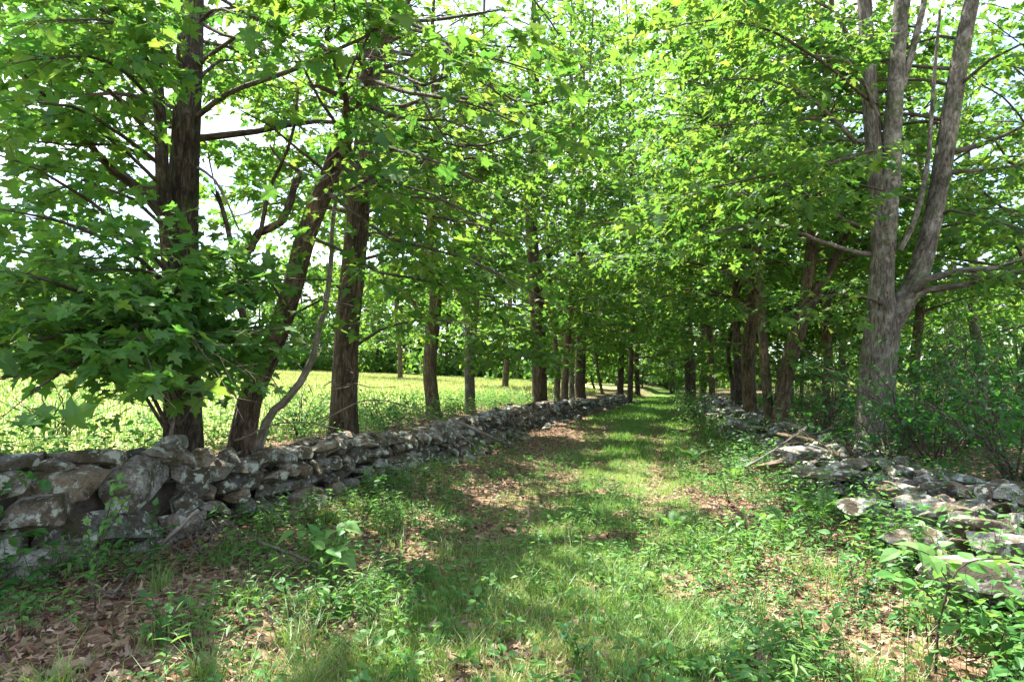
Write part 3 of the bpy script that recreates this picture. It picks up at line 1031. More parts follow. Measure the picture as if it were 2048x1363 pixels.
# --- the dark many-stemmed maple behind the near end of the left wall
maple('big dark-barked maple with two tall stems and low leafy sprouts behind the near wall blocks',
      [(PX([(368, 900, 7.0), (368, 740, 7.0), (366, 560, 7.0), (366, 420, 7.0), (374, 240, 6.95), (382, 60, 6.9), (388, -150, 6.9), (396, -420, 7.0), (400, -800, 7.2)]), [.21, .178, .165, .155, .15, .135, .11, .08, .03]),
       (PX([(345, 880, 6.9), (344, 640, 6.85), (334, 470, 6.8), (325, 350, 6.75), (318, 200, 6.7), (306, 30, 6.7), (290, -250, 6.8), (260, -520, 6.9)]), [.09, .085, .08, .072, .06, .05, .035, .012])],
      B_DARK, dict(n=32, z0=4.0, z1=10.8, len0=3.2, len1=1.4, rise=.05, bias=(-.2, .9)),
      limbs=[limb([(325, 432, 6.75), (285, 385, 6.6), (230, 345, 6.4), (150, 255, 6.1), (70, 170, 5.8), (-40, 70, 5.5)], .055, .012),
             limb([(392, 235, 6.9), (430, 205, 6.6), (490, 172, 6.2), (590, 140, 5.6), (640, 118, 5.3), (720, 80, 5.0), (800, 30, 4.8)], .035, .008),
             limb([(398, 130, 6.9), (450, 90, 6.5), (510, 45, 6.2), (540, 0, 6.0)], .03),
             limb([(360, 640, 6.9), (280, 610, 6.0), (180, 590, 5.0), (90, 560, 4.4), (0, 540, 4.1)], .03),
             limb([(360, 700, 6.9), (300, 690, 5.9), (220, 700, 4.9), (130, 735, 4.2), (70, 780, 3.9)], .028),
             limb([(365, 690, 6.9), (360, 670, 6.0), (370, 660, 5.2), (390, 680, 4.7), (430, 740, 4.5)], .026),
             limb([(360, 660, 6.9), (310, 640, 6.0), (280, 640, 5.2), (270, 660, 4.6), (290, 700, 4.3)], .026),
             limb([(355, 600, 6.9), (280, 520, 6.0), (190, 470, 5.2), (100, 440, 4.6), (10, 420, 4.3)], .03),
             limb([(350, 560, 6.9), (270, 470, 6.2), (180, 400, 5.7), (80, 340, 5.2), (-30, 300, 5.0)], .028),
             limb([(330, 300, 6.8), (250, 210, 6.2), (160, 120, 5.7), (60, 40, 5.3)], .03),
             limb([(322, 200, 6.8), (250, 100, 6.2), (180, 20, 5.8), (120, -60, 5.5)], .028),
             limb([(340, 140, 6.8), (270, 70, 5.8), (200, 40, 5.0), (110, 40, 4.5)], .026),
             limb([(320, 330, 6.8), (230, 260, 5.8), (140, 210, 5.1), (40, 200, 4.7)], .026),
             limb([(380, 60, 6.8), (430, 20, 5.8), (480, 30, 5.1)], .024),
             limb([(360, 740, 6.9), (280, 760, 6.2), (200, 740, 5.6), (90, 700, 5.2), (-20, 690, 5)], .026),
             limb([(385, 640, 6.9), (430, 600, 6.3), (500, 570, 5.9), (560, 560, 5.6)], .024),
             limb([(360, 610, 6.9), (330, 560, 6.0), (280, 540, 5.3), (190, 540, 4.7)], .024),
             limb([(360, 680, 6.9), (250, 650, 5.4), (150, 660, 4.6), (40, 690, 4.2)], .024),
             limb([(362, 650, 6.9), (330, 600, 5.6), (260, 590, 4.9), (140, 620, 4.4)], .024),
             limb([(364, 700, 6.9), (340, 700, 5.8), (340, 730, 5.0), (360, 770, 4.6)], .022),
             limb([(372, 720, 6.9), (410, 700, 6.0), (440, 700, 5.4), (480, 730, 5.1)], .022),
             limb([(362, 600, 6.9), (300, 590, 6.3), (230, 560, 6.0), (120, 520, 5.8), (20, 500, 5.6)], .024),
             limb([(330, 240, 6.8), (260, 150, 5.9), (170, 110, 5.2), (60, 120, 4.7)], .026),
             limb([(318, 150, 6.8), (250, 60, 5.8), (150, -10, 5.1), (50, -30, 4.8)], .026),
             limb([(330, 330, 6.8), (240, 290, 6.3), (140, 290, 5.9), (40, 280, 5.6)], .024),
             limb([(345, 80, 6.8), (290, 20, 6.2), (240, -30, 5.8)], .024),
             limb([(392, 40, 6.8), (450, 70, 6.2), (520, 80, 5.8), (600, 60, 5.6)], .024),
             limb([(330, 420, 6.8), (240, 340, 7.1), (140, 300, 7.4), (20, 230, 7.8)], .024),
             limb([(322, 260, 6.8), (230, 190, 7.1), (130, 160, 7.4), (10, 130, 7.7)], .024),
             limb([(318, 180, 6.8), (240, 120, 7.1), (150, 80, 7.4), (40, 50, 7.7)], .024),
             limb([(312, 90, 6.8), (230, 40, 7.0), (150, 10, 7.2), (60, -20, 7.5)], .024),
             limb([(340, 540, 6.9), (250, 480, 7.2), (150, 450, 7.5), (30, 430, 7.8)], .024),
             limb([(345, 600, 6.9), (240, 560, 7.3), (130, 540, 7.6), (10, 560, 8)], .024),
             limb([(350, 480, 6.9), (270, 400, 6.4), (170, 360, 6.0), (60, 400, 5.7)], .024),
             limb([(330, 380, 6.8), (250, 300, 6.2), (170, 240, 5.8), (90, 250, 5.5)], .024),
             limb([(388, 170, 6.9), (440, 120, 7.3), (510, 120, 7.6), (590, 170, 7.9)], .024),
             limb([(385, 60, 6.9), (440, 20, 7.3), (520, 10, 7.6), (620, 30, 8)], .024),
             limb([(345, 870, 6.85), (310, 800, 6.7), (270, 730, 6.5), (240, 690, 6.2), (200, 640, 5.8)], .026, .008),
             limb([(350, 872, 6.85), (330, 800, 6.6), (290, 720, 6.3), (270, 650, 6.0), (260, 600, 5.7)], .024, .008),
             limb([(356, 870, 6.8), (352, 800, 6.4), (340, 770, 6.2), (300, 690, 5.9), (320, 620, 5.6)], .026, .008),
             limb([(380, 872, 6.8), (400, 800, 6.6), (420, 740, 6.4), (450, 690, 6.2), (500, 660, 6)], .024, .008),
             limb([(340, 872, 6.9), (290, 790, 7.0), (240, 720, 7.0), (170, 660, 6.9)], .024, .008)],
      bare=[limb([(340, 875, 6.7), (350, 840, 6.6), (335, 790, 6.6), (300, 720, 6.6)], .022, .008),
            limb([(396, 335, 6.9), (430, 360, 6.7), (455, 400, 6.6), (478, 460, 6.5)], .018, .008)],
      seed=1, leaf=.125, keep=300, dens=1.0, f0=.25, flare=1.15)
# --- the leaning, peeling maple whose boughs hang over the lane
maple('leaning maple with patches of peeling reddish bark, its boughs arching over the lane',
      [(PX([(470, 890, 7.7), (500, 800, 7.7), (530, 730, 7.6), (560, 655, 7.55), (590, 560, 7.5), (612, 470, 7.4), (650, 375, 7.3), (690, 270, 7.2), (738, 150, 7.0), (790, 40, 6.8), (850, -140, 6.6), (920, -400, 6.6)]),
        [.155, .138, .132, .13, .12, .113, .113, .105, .09, .075, .055, .02])],
      B_RED, dict(n=12, z0=4.4, z1=8.0, len0=2.6, len1=1.6, rise=0, bias=(.8, .1)),
      limbs=[limb([(735, 155, 7.0), (800, 180, 6.2), (880, 195, 5.5), (960, 215, 5.0), (1040, 250, 4.8)], .03),
             limb([(765, 100, 6.9), (830, 110, 6.2), (900, 110, 5.6), (980, 115, 5.2), (1060, 140, 5)], .028),
             limb([(700, 250, 7.2), (760, 290, 6.4), (830, 310, 5.8), (900, 330, 5.4), (970, 370, 5.2)], .03),
             limb([(680, 300, 7.2), (740, 360, 6.5), (800, 390, 6.0), (880, 400, 5.7), (980, 440, 5.5)], .028),
             limb([(790, 40, 6.8), (850, 40, 6), (920, 30, 5.4), (1000, 20, 5)], .026),
             limb([(790, 40, 6.8), (840, -20, 6), (940, -50, 5.6), (1040, -30, 5.4)], .026),
             limb([(650, 380, 7.3), (700, 420, 6.8), (780, 480, 6.6), (860, 500, 6.5), (940, 520, 6.5), (1040, 570, 6.6)], .026),
             limb([(612, 470, 7.4), (680, 500, 7.4), (760, 545, 7.4), (850, 560, 7.4), (960, 590, 7.5), (1060, 600, 7.6)], .026),
             limb([(740, 150, 7.0), (720, 120, 6.2), (740, 60, 5.4), (800, 20, 4.9)], .024),
             limb([(690, 270, 7.2), (640, 200, 6.8), (600, 120, 6.4), (560, 60, 6.0)], .024),
             limb([(660, 350, 7.3), (600, 300, 7), (540, 250, 6.8), (480, 220, 6.6)], .022),
             limb([(640, 400, 7.3), (700, 380, 7.8), (780, 330, 8.2), (880, 260, 8.6), (980, 200, 9)], .028),
             limb([(770, 90, 6.9), (830, 60, 6.2), (890, 90, 5.7), (950, 150, 5.4), (1000, 190, 5.3)], .024),
             limb([(745, 140, 7.0), (800, 150, 6.4), (850, 170, 5.9), (900, 150, 5.5), (960, 80, 5.3)], .024),
             limb([(720, 200, 7.1), (780, 230, 6.5), (830, 240, 6.1), (890, 240, 5.8), (950, 260, 5.6)], .024),
             limb([(670, 330, 7.2), (730, 350, 6.8), (800, 370, 6.4), (870, 390, 6.2), (930, 430, 6.1)], .024),
             limb([(760, 110, 6.9), (820, 150, 6.4), (870, 240, 6.0), (900, 290, 5.8)], .024),
             limb([(790, 40, 6.8), (880, 70, 6.4), (960, 160, 6.2), (1030, 200, 6.1), (1090, 210, 6.0)], .024),
             limb([(720, 190, 7.1), (800, 240, 7.0), (900, 270, 6.9), (1020, 320, 6.9)], .024),
             limb([(690, 280, 7.2), (760, 390, 7.2), (850, 430, 7.2), (960, 450, 7.2), (1050, 480, 7.3)], .024),
             limb([(700, 230, 7.1), (690, 170, 6.6), (720, 100, 6.2), (700, 30, 6.0)], .022),
             limb([(570, 610, 7.5), (540, 560, 7), (500, 520, 6.7), (460, 480, 6.5)], .02),
             limb([(560, 650, 7.5), (600, 620, 7.0), (640, 600, 6.6), (700, 610, 6.3)], .02),
             limb([(860, -160, 6.6), (960, -100, 6.2), (1060, -10, 5.8), (1130, 90, 5.6)], .024)],
      seed=2, leaf=.12, keep=300, mat=M_MAPLE_FAR, tint=(.5, .25))
# --- dead twisted stems between them
def snag(label, paths, bark, seed, name='dead_snag'):
    b = P(*paths[0][0][0])
    root = thing(name, label, 'snag', (b[0], b[1], float(ground_z(b[0], b[1]))))
    for k, (l, r0, r1) in enumerate(paths):
        pts = np.array(PX(l))
        if k == 0:
            pts[0][2] = float(ground_z(pts[0][0], pts[0][1])) - .08
        V, T, B = tube(pts, np.linspace(r0, r1, len(pts)), 8, .12, .12, .008, seed + k)
        link('stem' if k == 0 else 'branch', mesh_np('stem', V, T, bark, {'bark': B}), root)
    return root
snag('dead twisted brown stem forking into bare prongs between the two near maples',
     [([(492, 880, 7.25), (494, 780, 7.2), (494, 700, 7.2), (484, 620, 7.2), (480, 545, 7.2), (462, 480, 7.2), (448, 425, 7.2), (434, 383, 7.2)], .055, .022),
      ([(480, 545, 7.2), (500, 500, 7.2), (520, 455, 7.2), (540, 380, 7.15), (575, 300, 7.1), (592, 230, 7.1), (596, 175, 7.0)], .035, .012),
      ([(500, 500, 7.2), (520, 465, 7.3), (560, 445, 7.3), (582, 400, 7.35), (590, 358, 7.4)], .05, .038),
      ([(588, 380, 7.35), (602, 352, 7.4), (560, 320, 7.5), (540, 290, 7.6)], .03, .012),
      ([(446, 420, 7.2), (430, 392, 7.2), (422, 380, 7.2)], .018, .006), ([(436, 390, 7.2), (430, 372, 7.2)], .012, .005)], B_RED, 60)
snag('thin bent grey stem curving up out of the wall beside the ridged trunk',
     [([(500, 885, 7.3), (530, 845, 7.3), (565, 805, 7.3), (600, 765, 7.35), (625, 715, 7.4), (638, 660, 7.4), (655, 590, 7.5), (665, 480, 7.6), (672, 380, 7.7), (678, 260, 7.8)], .06, .018),
      ([(638, 672, 7.4), (600, 700, 7.2), (560, 720, 7.1)], .012, .004), ([(612, 745, 7.35), (590, 720, 7.5), (560, 690, 7.6)], .010, .004),
      ([(470, 880, 7.1), (540, 850, 6.9), (610, 845, 6.8), (690, 860, 6.7)], .012, .004)], B_DEAD, 70, 'dead_sapling')
# --- the straight ridged trunk
maple('straight tall maple with deeply ridged brown bark standing just behind the left wall',
      [(PX([(685, 905, 10), (688, 780, 10), (694, 660, 10), (706, 540, 10), (718, 400, 10), (732, 260, 10), (745, 100, 10), (756, -150, 10), (764, -480, 10)]), [.235, .205, .19, .185, .175, .165, .145, .10, .03])],
      B_RIDGE, dict(n=52, z0=4.2, z1=12.0, len0=3.6, len1=1.5, rise=.05, bias=(.35, .3)),
      limbs=[limb([(712, 690, 10), (760, 660, 9.8), (830, 640, 9.6), (900, 640, 9.4), (960, 650, 9.3)], .03),
             limb([(705, 600, 10), (660, 560, 9.6), (600, 560, 9.2), (540, 590, 9)], .026),
             limb([(720, 520, 10), (790, 500, 9.6), (870, 470, 9.2), (940, 480, 9)], .03),
             limb([(722, 430, 10), (800, 400, 9.4), (880, 370, 9), (960, 380, 8.8)], .03),
             limb([(720, 420, 10), (660, 370, 10.4), (590, 340, 10.8), (520, 330, 11)], .028)],
      seed=3, leaf=.12, keep=300, sides=18, mat=M_MAPLE_FAR, flare=1.2, fine=False)
# --- the row along the left wall, going away
def row_tree(label, base, top, d, r, bark, seed, H=12.0, forks=(), auto=None, keep=0, **k):
    b, t = P(*base, d), P(*top, d)
    g = float(ground_z(b[0], b[1]))
    lean = (t - b) / max(.1, t[2] - b[2])
    pts = [np.array([b[0], b[1], g])]
    rg_ = np.random.default_rng(seed)
    for f in (.12, .25, .4, .6, .8, 1.0):
        z = g + f * H
        q = np.array([b[0], b[1], z]) + np.array([lean[0], lean[1], 0]) * min(z - g, 6) + np.append(rg_.normal(0, .10, 2), 0)
        pts.append(q)
    stems = [(pts, [r * 1.05, r, r * .95, r * .85, r * .62, r * .38, .02])]
    for fk in forks:
        stems.append((PX([(x, y, d) for x, y in fk[0]]) + [P(fk[0][-1][0] + fk[2], -60, d)], list(np.linspace(fk[1], fk[1] * .4, len(fk[0]) + 1))))
    a = dict(n=int(30 + H * 1.3), z0=g + (2.7 if d > 20 else 3.2), z1=g + H * .96, len0=3.8, len1=1.9, rise=.06, bias=(.4, -.1))
    a.update(auto or {})
    return maple(label, stems, bark, a, seed=seed, keep=keep, **k)
mid = dict(fine=False, leaf=.135, sub=.30, twig=.15, lsp=.055, mat=M_MAPLE_FAR, lo_scale=1.15)
row_tree('slim maple forking low, second trunk beyond the ridged one in the left row', (868, 850), (872, 500), 16, .17, B_BROWN, 41, 12,
         [([(868, 690), (850, 640), (815, 590), (790, 530)], .07, -60)], keep=300,
         limbs=[limb([(868, 650, 16), (820, 630, 15), (770, 640, 14)], .03), limb([(870, 600, 16), (930, 590, 15), (1000, 605, 14)], .03), limb([(870, 560, 16), (800, 560, 14.6), (740, 590, 13.6)], .03)], **mid)
row_tree('pale maple splitting into two thin upright stems behind the left wall', (941, 845), (926, 560), 18, .14, B_GREY, 42, 11,
         [([(942, 730), (950, 640), (957, 560), (960, 440)], .09, 10)], keep=300,
         limbs=[limb([(938, 690, 18), (980, 690, 16.5), (1040, 700, 15), (1110, 725, 14)], .03), limb([(938, 640, 18), (990, 645, 16.5), (1070, 665, 15.2)], .03), limb([(945, 660, 18), (1010, 670, 16.8), (1080, 690, 16)], .028)], **mid)
far = dict(leaf=.19, sub=.38, twig=.19, lsp=.07, fine=False, mat=M_MAPLE_FAR, limb_parts=False, sides=10, stem_step=.5, lo_scale=1.2)
row_tree('thick dark maple trunk midway along the left wall', (1080, 830), (1074, 560), 22, .25, B_RIDGE, 43, 18,
         limbs=[limb([(1078, 620, 22), (1130, 615, 20), (1210, 635, 18.5)], .035), limb([(1078, 670, 22), (1040, 660, 20.5), (980, 670, 19.5)], .03), limb([(1080, 690, 22), (1140, 690, 20.5), (1200, 705, 19.5)], .03)], **far)
row_tree('slender leaning maple, first of the close cluster down the left row', (1114, 815), (1098, 600), 27, .12, B_BROWN, 44, 15, **far)
row_tree('maple with a curving trunk in the middle of the cluster down the left row', (1128, 810), (1146, 560), 28, .16, B_BROWN, 45, 19,
         [([(1132, 690), (1150, 620), (1160, 560)], .09, 30)], **far)
row_tree('thin pale trunk between darker trunks in the left row cluster', (1144, 808), (1146, 600), 31, .12, B_GREY, 46, 17, **far)
row_tree('stout dark maple closing the cluster down the left row', (1160, 806), (1168, 600), 32, .25, B_DARK, 47, 24, **far)
row_tree('thin leaning sapling beyond the left cluster, near the gap in the wall', (1206, 806), (1194, 740), 38, .09, B_BROWN, 48, 9, **far)
row_tree('small dark maple beside the end of the left wall', (1240, 808), (1243, 700), 41, .2, B_DARK, 49, 27, **far)
row_tree('slender dark maple standing on the lane edge at the end of the left wall', (1259, 812), (1262, 640), 36, .15, B_DARK, 50, 25, **far)
row_tree('thin far maple last in the left row', (1276, 800), (1272, 640), 48, .18, B_DARK, 51, 30, **far)
# --- the big grey maple on the right
maple('large grey lichen-barked maple dividing into three tall stems on the wooded side',
      [(PX([(1746, 940, 10.5), (1748, 850, 10.5), (1755, 740, 10.5), (1764, 660, 10.5), (1762, 590, 10.5), (1766, 520, 10.5), (1764, 440, 10.5), (1752, 340, 10.5), (1742, 220, 10.5), (1734, 80, 10.5), (1726, -60, 10.5), (1715, -300, 10.5), (1700, -620, 10.5)]),
        [.33, .275, .265, .26, .2, .18, .17, .15, .135, .12, .105, .08, .03]),
       (PX([(1770, 540, 10.45), (1776, 440, 10.4), (1784, 330, 10.35), (1788, 220, 10.3), (1796, 100, 10.3), (1806, -30, 10.3), (1822, -300, 10.3), (1830, -560, 10.3)]), [.13, .15, .145, .14, .125, .11, .08, .03]),
       (PX([(1775, 660, 10.5), (1808, 605, 10.5), (1835, 555, 10.5), (1858, 470, 10.5), (1875, 390, 10.5), (1895, 270, 10.5), (1915, 150, 10.5), (1940, 20, 10.5), (1975, -140, 10.5), (2010, -400, 10.5)]), [.18, .18, .165, .155, .15, .145, .135, .12, .09, .04]),
       (PX([(1800, 500, 10.3), (1830, 440, 10.2), (1848, 370, 10.2), (1858, 300, 10.2), (1868, 160, 10.2), (1880, 20, 10.2)]), [.045, .042, .04, .035, .028, .02]),
       (PX([(1802, 180, 10.3), (1822, 110, 10.25), (1840, 40, 10.2), (1860, -60, 10.2), (1890, -250, 10.2)]), [.06, .055, .05, .045, .02])],
      B_GREY, dict(n=50, z0=4.5, z1=13.4, len0=3.8, len1=1.8, rise=.05, bias=(-.3, 1.2)),
      limbs=[limb([(1815, 600, 10.5), (1850, 560, 10.2), (1920, 540, 9.8), (2000, 535, 9.4), (2080, 500, 9)], .085, .02),
             limb([(1800, 610, 10.5), (1850, 580, 10.3), (1930, 570, 10), (2020, 545, 9.7), (2120, 540, 9.5)], .075, .018),
             limb([(1738, 508, 10.5), (1700, 500, 10.0), (1640, 480, 9.4), (1580, 455, 8.9), (1500, 450, 8.3), (1440, 460, 8)], .045, .01),
             limb([(1735, 455, 10.5), (1690, 440, 10.1), (1630, 400, 9.7), (1570, 370, 9.3), (1490, 390, 9)], .035, .01),
             limb([(1712, 285, 10.5), (1660, 230, 10), (1610, 190, 9.5), (1530, 160, 9), (1450, 160, 8.6)], .04, .01),
             limb([(1712, 285, 10.5), (1670, 240, 10.3), (1560, 245, 9.8), (1440, 250, 9.2), (1340, 270, 8.8)], .035, .01),
             limb([(1765, 260, 10.5), (1730, 170, 10.2), (1690, 120, 9.8), (1610, 110, 9.2), (1540, 80, 8.8)], .04, .01),
             limb([(1710, 100, 10.5), (1670, 30, 9.9), (1620, 0, 9.2), (1530, -20, 8.5)], .04, .01),
             limb([(1905, 305, 10.5), (1960, 290, 10.2), (2010, 270, 9.8), (2070, 240, 9.4)], .055, .015),
             limb([(1895, 345, 10.5), (1960, 340, 10.2), (2060, 328, 9.8)], .045, .012),
             limb([(1880, 430, 10.5), (1900, 420, 10.2), (1950, 430, 9.8), (2050, 460, 9.4)], .035, .01),
             limb([(1770, 610, 10.4), (1720, 590, 9.8), (1660, 590, 9.3), (1590, 620, 8.9)], .025),
             limb([(1910, 180, 10.5), (1980, 120, 10), (2040, 90, 9.6), (2100, 80, 9.3)], .035),
             limb([(1745, 300, 10.4), (1640, 330, 9.4), (1540, 350, 8.6), (1440, 370, 8.0), (1360, 390, 7.7)], .03),
             limb([(1738, 200, 10.4), (1640, 120, 9.2), (1540, 60, 8.4), (1420, 40, 7.8), (1330, 60, 7.5)], .03)],
      seed=4, leaf=.12, keep=300, sides=18, flare=1.35, mat=M_MAPLE_FAR, f0=.42, fine=False)
# --- the leaning broken pair, and the trunks behind
maple('brown maple leaning right with a torn reddish top, behind the right wall',
      [(PX([(1556, 880, 13.5), (1562, 820, 13.5), (1575, 730, 13.5), (1600, 650, 13.5), (1630, 590, 13.5), (1665, 530, 13.5), (1695, 462, 13.5)]), [.2, .17, .16, .15, .12, .09, .05]),
       (PX([(1580, 740, 13.6), (1600, 660, 13.6), (1612, 580, 13.6), (1625, 470, 13.6), (1640, 330, 13.6), (1655, 150, 13.6), (1670, -150, 13.6)]), [.12, .13, .125, .12, .10, .08, .03]),
       (PX([(1545, 870, 13.7), (1532, 760, 13.7), (1520, 600, 13.8), (1512, 450, 13.8), (1508, 250, 13.8), (1500, 0, 13.8)]), [.11, .105, .10, .09, .07, .03])],
      B_BROWN, dict(n=52, z0=3.6, z1=10, len0=3.6, len1=2.0, rise=.05, bias=(-.5, -.1)),
      limbs=[limb([(1600, 640, 13.5), (1540, 605, 12.5), (1460, 610, 11.6)], .03), limb([(1605, 630, 13.6), (1650, 650, 13), (1710, 690, 12.5)], .028), limb([(1590, 690, 13.5), (1640, 720, 12.8), (1690, 760, 12.4)], .026)],
      seed=5, keep=300, flare=1.2, **mid)
row_tree('dark upright maple close behind the leaning broken one', (1502, 850), (1488, 400), 17, .17, B_BROWN, 61, 16, keep=300, limbs=[limb([(1492, 620, 17), (1430, 605, 16), (1350, 625, 15)], .03), limb([(1494, 690, 17), (1440, 685, 16), (1380, 705, 15)], .03)], auto=dict(bias=(-.5, -.1)), **mid)
row_tree('brown mossy maple just left of the dark upright one on the wooded side', (1480, 845), (1470, 400), 20, .12, B_DARK, 62, 17, auto=dict(bias=(-.5, -.1)), **far)
row_tree('thin dark sapling trunk at the edge of the lane before the pine', (1466, 820), (1462, 560), 24, .08, B_DARK, 63, 9, **far)
# --- the pine
pr = np.random.default_rng(8)
pb = P(1381, 790, 40)
pb[2] = float(ground_z(pb[0], pb[1]))
ppts = [pb + np.array([0, 0, -.2]), pb + np.array([-.05, 0, 3]), pb + np.array([-.2, 0, 7]), pb + np.array([-.3, 0, 12]), pb + np.array([-.3, 0, 26])]
pine_l, pine_bare = [], []
for z in np.arange(2.0, 9, .22):
    for k in range(2):
        a = pr.uniform(0, 6.28)
        L = pr.uniform(1.2, 3.2)
        pine_bare.append(([pb + np.array([-.1, 0, z]), pb + np.array([-.1 + math.cos(a) * L * .5, math.sin(a) * L * .5, z + .1]), pb + np.array([-.1 + math.cos(a) * L, math.sin(a) * L, z - .05])], .018, .005))
maple('tall straight pine with grey-brown trunk and bare dead side branches beside the far lane', [(ppts, [.36, .33, .29, .2, .03])], B_DARK,
      dict(n=46, z0=6, z1=25, len0=4.2, len1=1.4, rise=-.02), bare=pine_bare, seed=9, name='pine_tree', keep=0, **{**far, 'mat': M_SHRUB})
# --- deeper trees: the woods on the right, the end of the lane, the trees behind the field side
deep = dict(leaf=.27, sub=.5, twig=.25, lsp=.095, fine=False, mat=M_MAPLE_FAR, limb_parts=False, sides=8, stem_step=.8, lo_scale=1.25)
for i, (px, d, r, H, lab, k) in enumerate([
        (1425, 33, .16, 19, 'thin trunk standing right of the pine at the lane edge', B_BROWN),
        (1405, 47, .24, 24, 'dark trunk in the shade just behind the pine', B_DARK),
        (1345, 58, .22, 25, 'slim tree left of the pine at the far end of the lane', B_DARK),
        (1300, 75, .26, 28, 'pale tree closing the view at the end of the lane', B_GREY),
        (1235, 66, .24, 26, 'leafy tree beyond the end of the left wall', B_BROWN),
        (1640, 20, .14, 12, 'slender tree in the woods between the broken maple and the grey maple', B_BROWN),
        (1690, 27, .16, 14, 'sunlit tree deep in the woods left of the grey maple trunk', B_GREY),
        (1830, 19, .14, 13, 'young maple in bright leaf right behind the grey maple', B_BROWN),
        (1960, 24, .18, 14, 'bright leafy tree at the right edge of the woods', B_GREY),
        (2060, 15, .12, 11, 'leaning young tree at the far right edge', B_BROWN),
        (1580, 32, .2, 15, 'tree filling the gap behind the broken maple', B_DARK),
        (1900, 36, .2, 16, 'tall pale-leaved tree far behind the grey maple', B_GREY),
        (2130, 30, .2, 15, 'tall tree beyond the right edge of the woods', B_BROWN),
        (1760, 44, .2, 17, 'far tree glowing in the sun behind the grey maple', B_GREY),
        (1520, 52, .25, 25, 'far tree over the lane woods behind the dark upright maple', B_DARK),
        (1010, 44, .2, 15, 'sunlit tree at the edge of the field beyond the two-stemmed maple', B_BROWN),
        (1190, 50, .08, 7, 'low leafy sapling where the left wall ends', B_BROWN),
        (1285, 62, .08, 7, 'small leafy tree closing the far end of the lane, left of the pine', B_BROWN),
        (1420, 42, .08, 7, 'low spreading sapling right of the pine trunk', B_BROWN),
        (1330, 85, .1, 9, 'low leafy tree straight ahead at the very end of the lane', B_BROWN),
        (1600, 24, .07, 6, 'low sapling in the shade under the broken maple', B_BROWN),
        (1130, 40, .08, 7, 'low leafy sapling on the field edge behind the trunk cluster', B_BROWN),
        (800, 60, .22, 16, 'broad tree at the far side of the field between near trunks', B_BROWN)]):
    zz = float(ground_z(*(P(px, 760, d)[:2])))
    row_tree(lab, (px, 800), (px + (6 if i % 2 else -8), 600), d, r, k, 300 + i, H, auto=dict(n=40, len0=4.4, len1=2.2, z0=zz + (.8 if H < 10 else 2.4 if d > 25 else 2.8), bias=(0, 0)),
             **({**far, 'dens': .9} if d < 25 else deep))
# ------------------------------------------------------------------ far woods (one mass)
def woods(name, label, spots, seed, mat, leaf=.5, per=1500):
    rg = np.random.default_rng(seed)
    acc = Acc()
    tr = Acc()
    for (x, y, H, rad) in spots:
        g = float(ground_z(x, y))
        nclump = 26
        c = np.column_stack([x + rg.normal(0, rad * .5, nclump), y + rg.normal(0, rad * .5, nclump), g + H * rg.uniform(.04, 1, nclump)])
        sp = rad * rg.uniform(.25, .5, nclump) * (1.15 - .6 * (c[:, 2] - g) / H)
        low = 12
        c = np.concatenate([c, np.column_stack([x + rg.normal(0, rad * .8, low), y + rg.normal(0, rad * .5, low), g + rg.uniform(.3, 2.2, low)])])
        sp = np.concatenate([sp, rg.uniform(1.2, 2.4, low)])
        i = rg.integers(0, nclump + low, per)
        v = norm(rg.normal(size=(per, 3)))
        p = c[i] + v * (sp[i] * rg.uniform(.6, 1.05, per))[:, None] * np.array([1, 1, .7])
        p = p[p[:, 2] > g]
        n = len(p)
        place(acc, MAPLE_LO, p, norm(rg.normal(size=(n, 3)) + [0, 0, -.4]), norm(rg.normal(0, .6, (n, 3)) + [0, 0, 1]), leaf * rg.uniform(.6, 1.3, n),
              np.clip(rg.normal(.5, .15) + rg.normal(0, .2, n), 0, 1))
        V, T, B = tube([(x, y, g - .2), (x + .2, y, g + H * .4), (x, y, g + H * .8)], [.25, .2, .06], 6, 2, 0)
        tr.add(V, T, bark=B)
    root = thing(name, label, 'woods', (spots[0][0], spots[0][1], 0))
    root['kind'] = 'stuff'
    o = link('foliage', acc.mesh('foliage', mat, False), root)
    o['kind'] = 'stuff'
    o = link('trunks', tr.mesh('trunks', B_DARK), root)
    o['kind'] = 'stuff'
rgw = np.random.default_rng(77)
sp = []
for k in range(34):
    px = -250 + k * 44 + rgw.uniform(-20, 20)
    d = rgw.uniform(84, 110)
    q = P(px, 700, d)
    sp.append((q[0], q[1], rgw.uniform(13, 19), rgw.uniform(5, 7.5)))
woods('woodland', 'belt of sunlit woodland along the far edge of the field', sp, 1, M_MAPLE_FAR, .62, 2600)
sp = []
for k in range(22):
    px = 1150 + k * 52 + rgw.uniform(-20, 20)
    d = rgw.uniform(62, 95)
    q = P(px, 700, d)
    sp.append((q[0], q[1], rgw.uniform(13, 20), rgw.uniform(4.5, 7)))
woods('woodland', 'green woodland closing off the lane and the right side', sp, 2, M_MAPLE_FAR, .5, 2600)

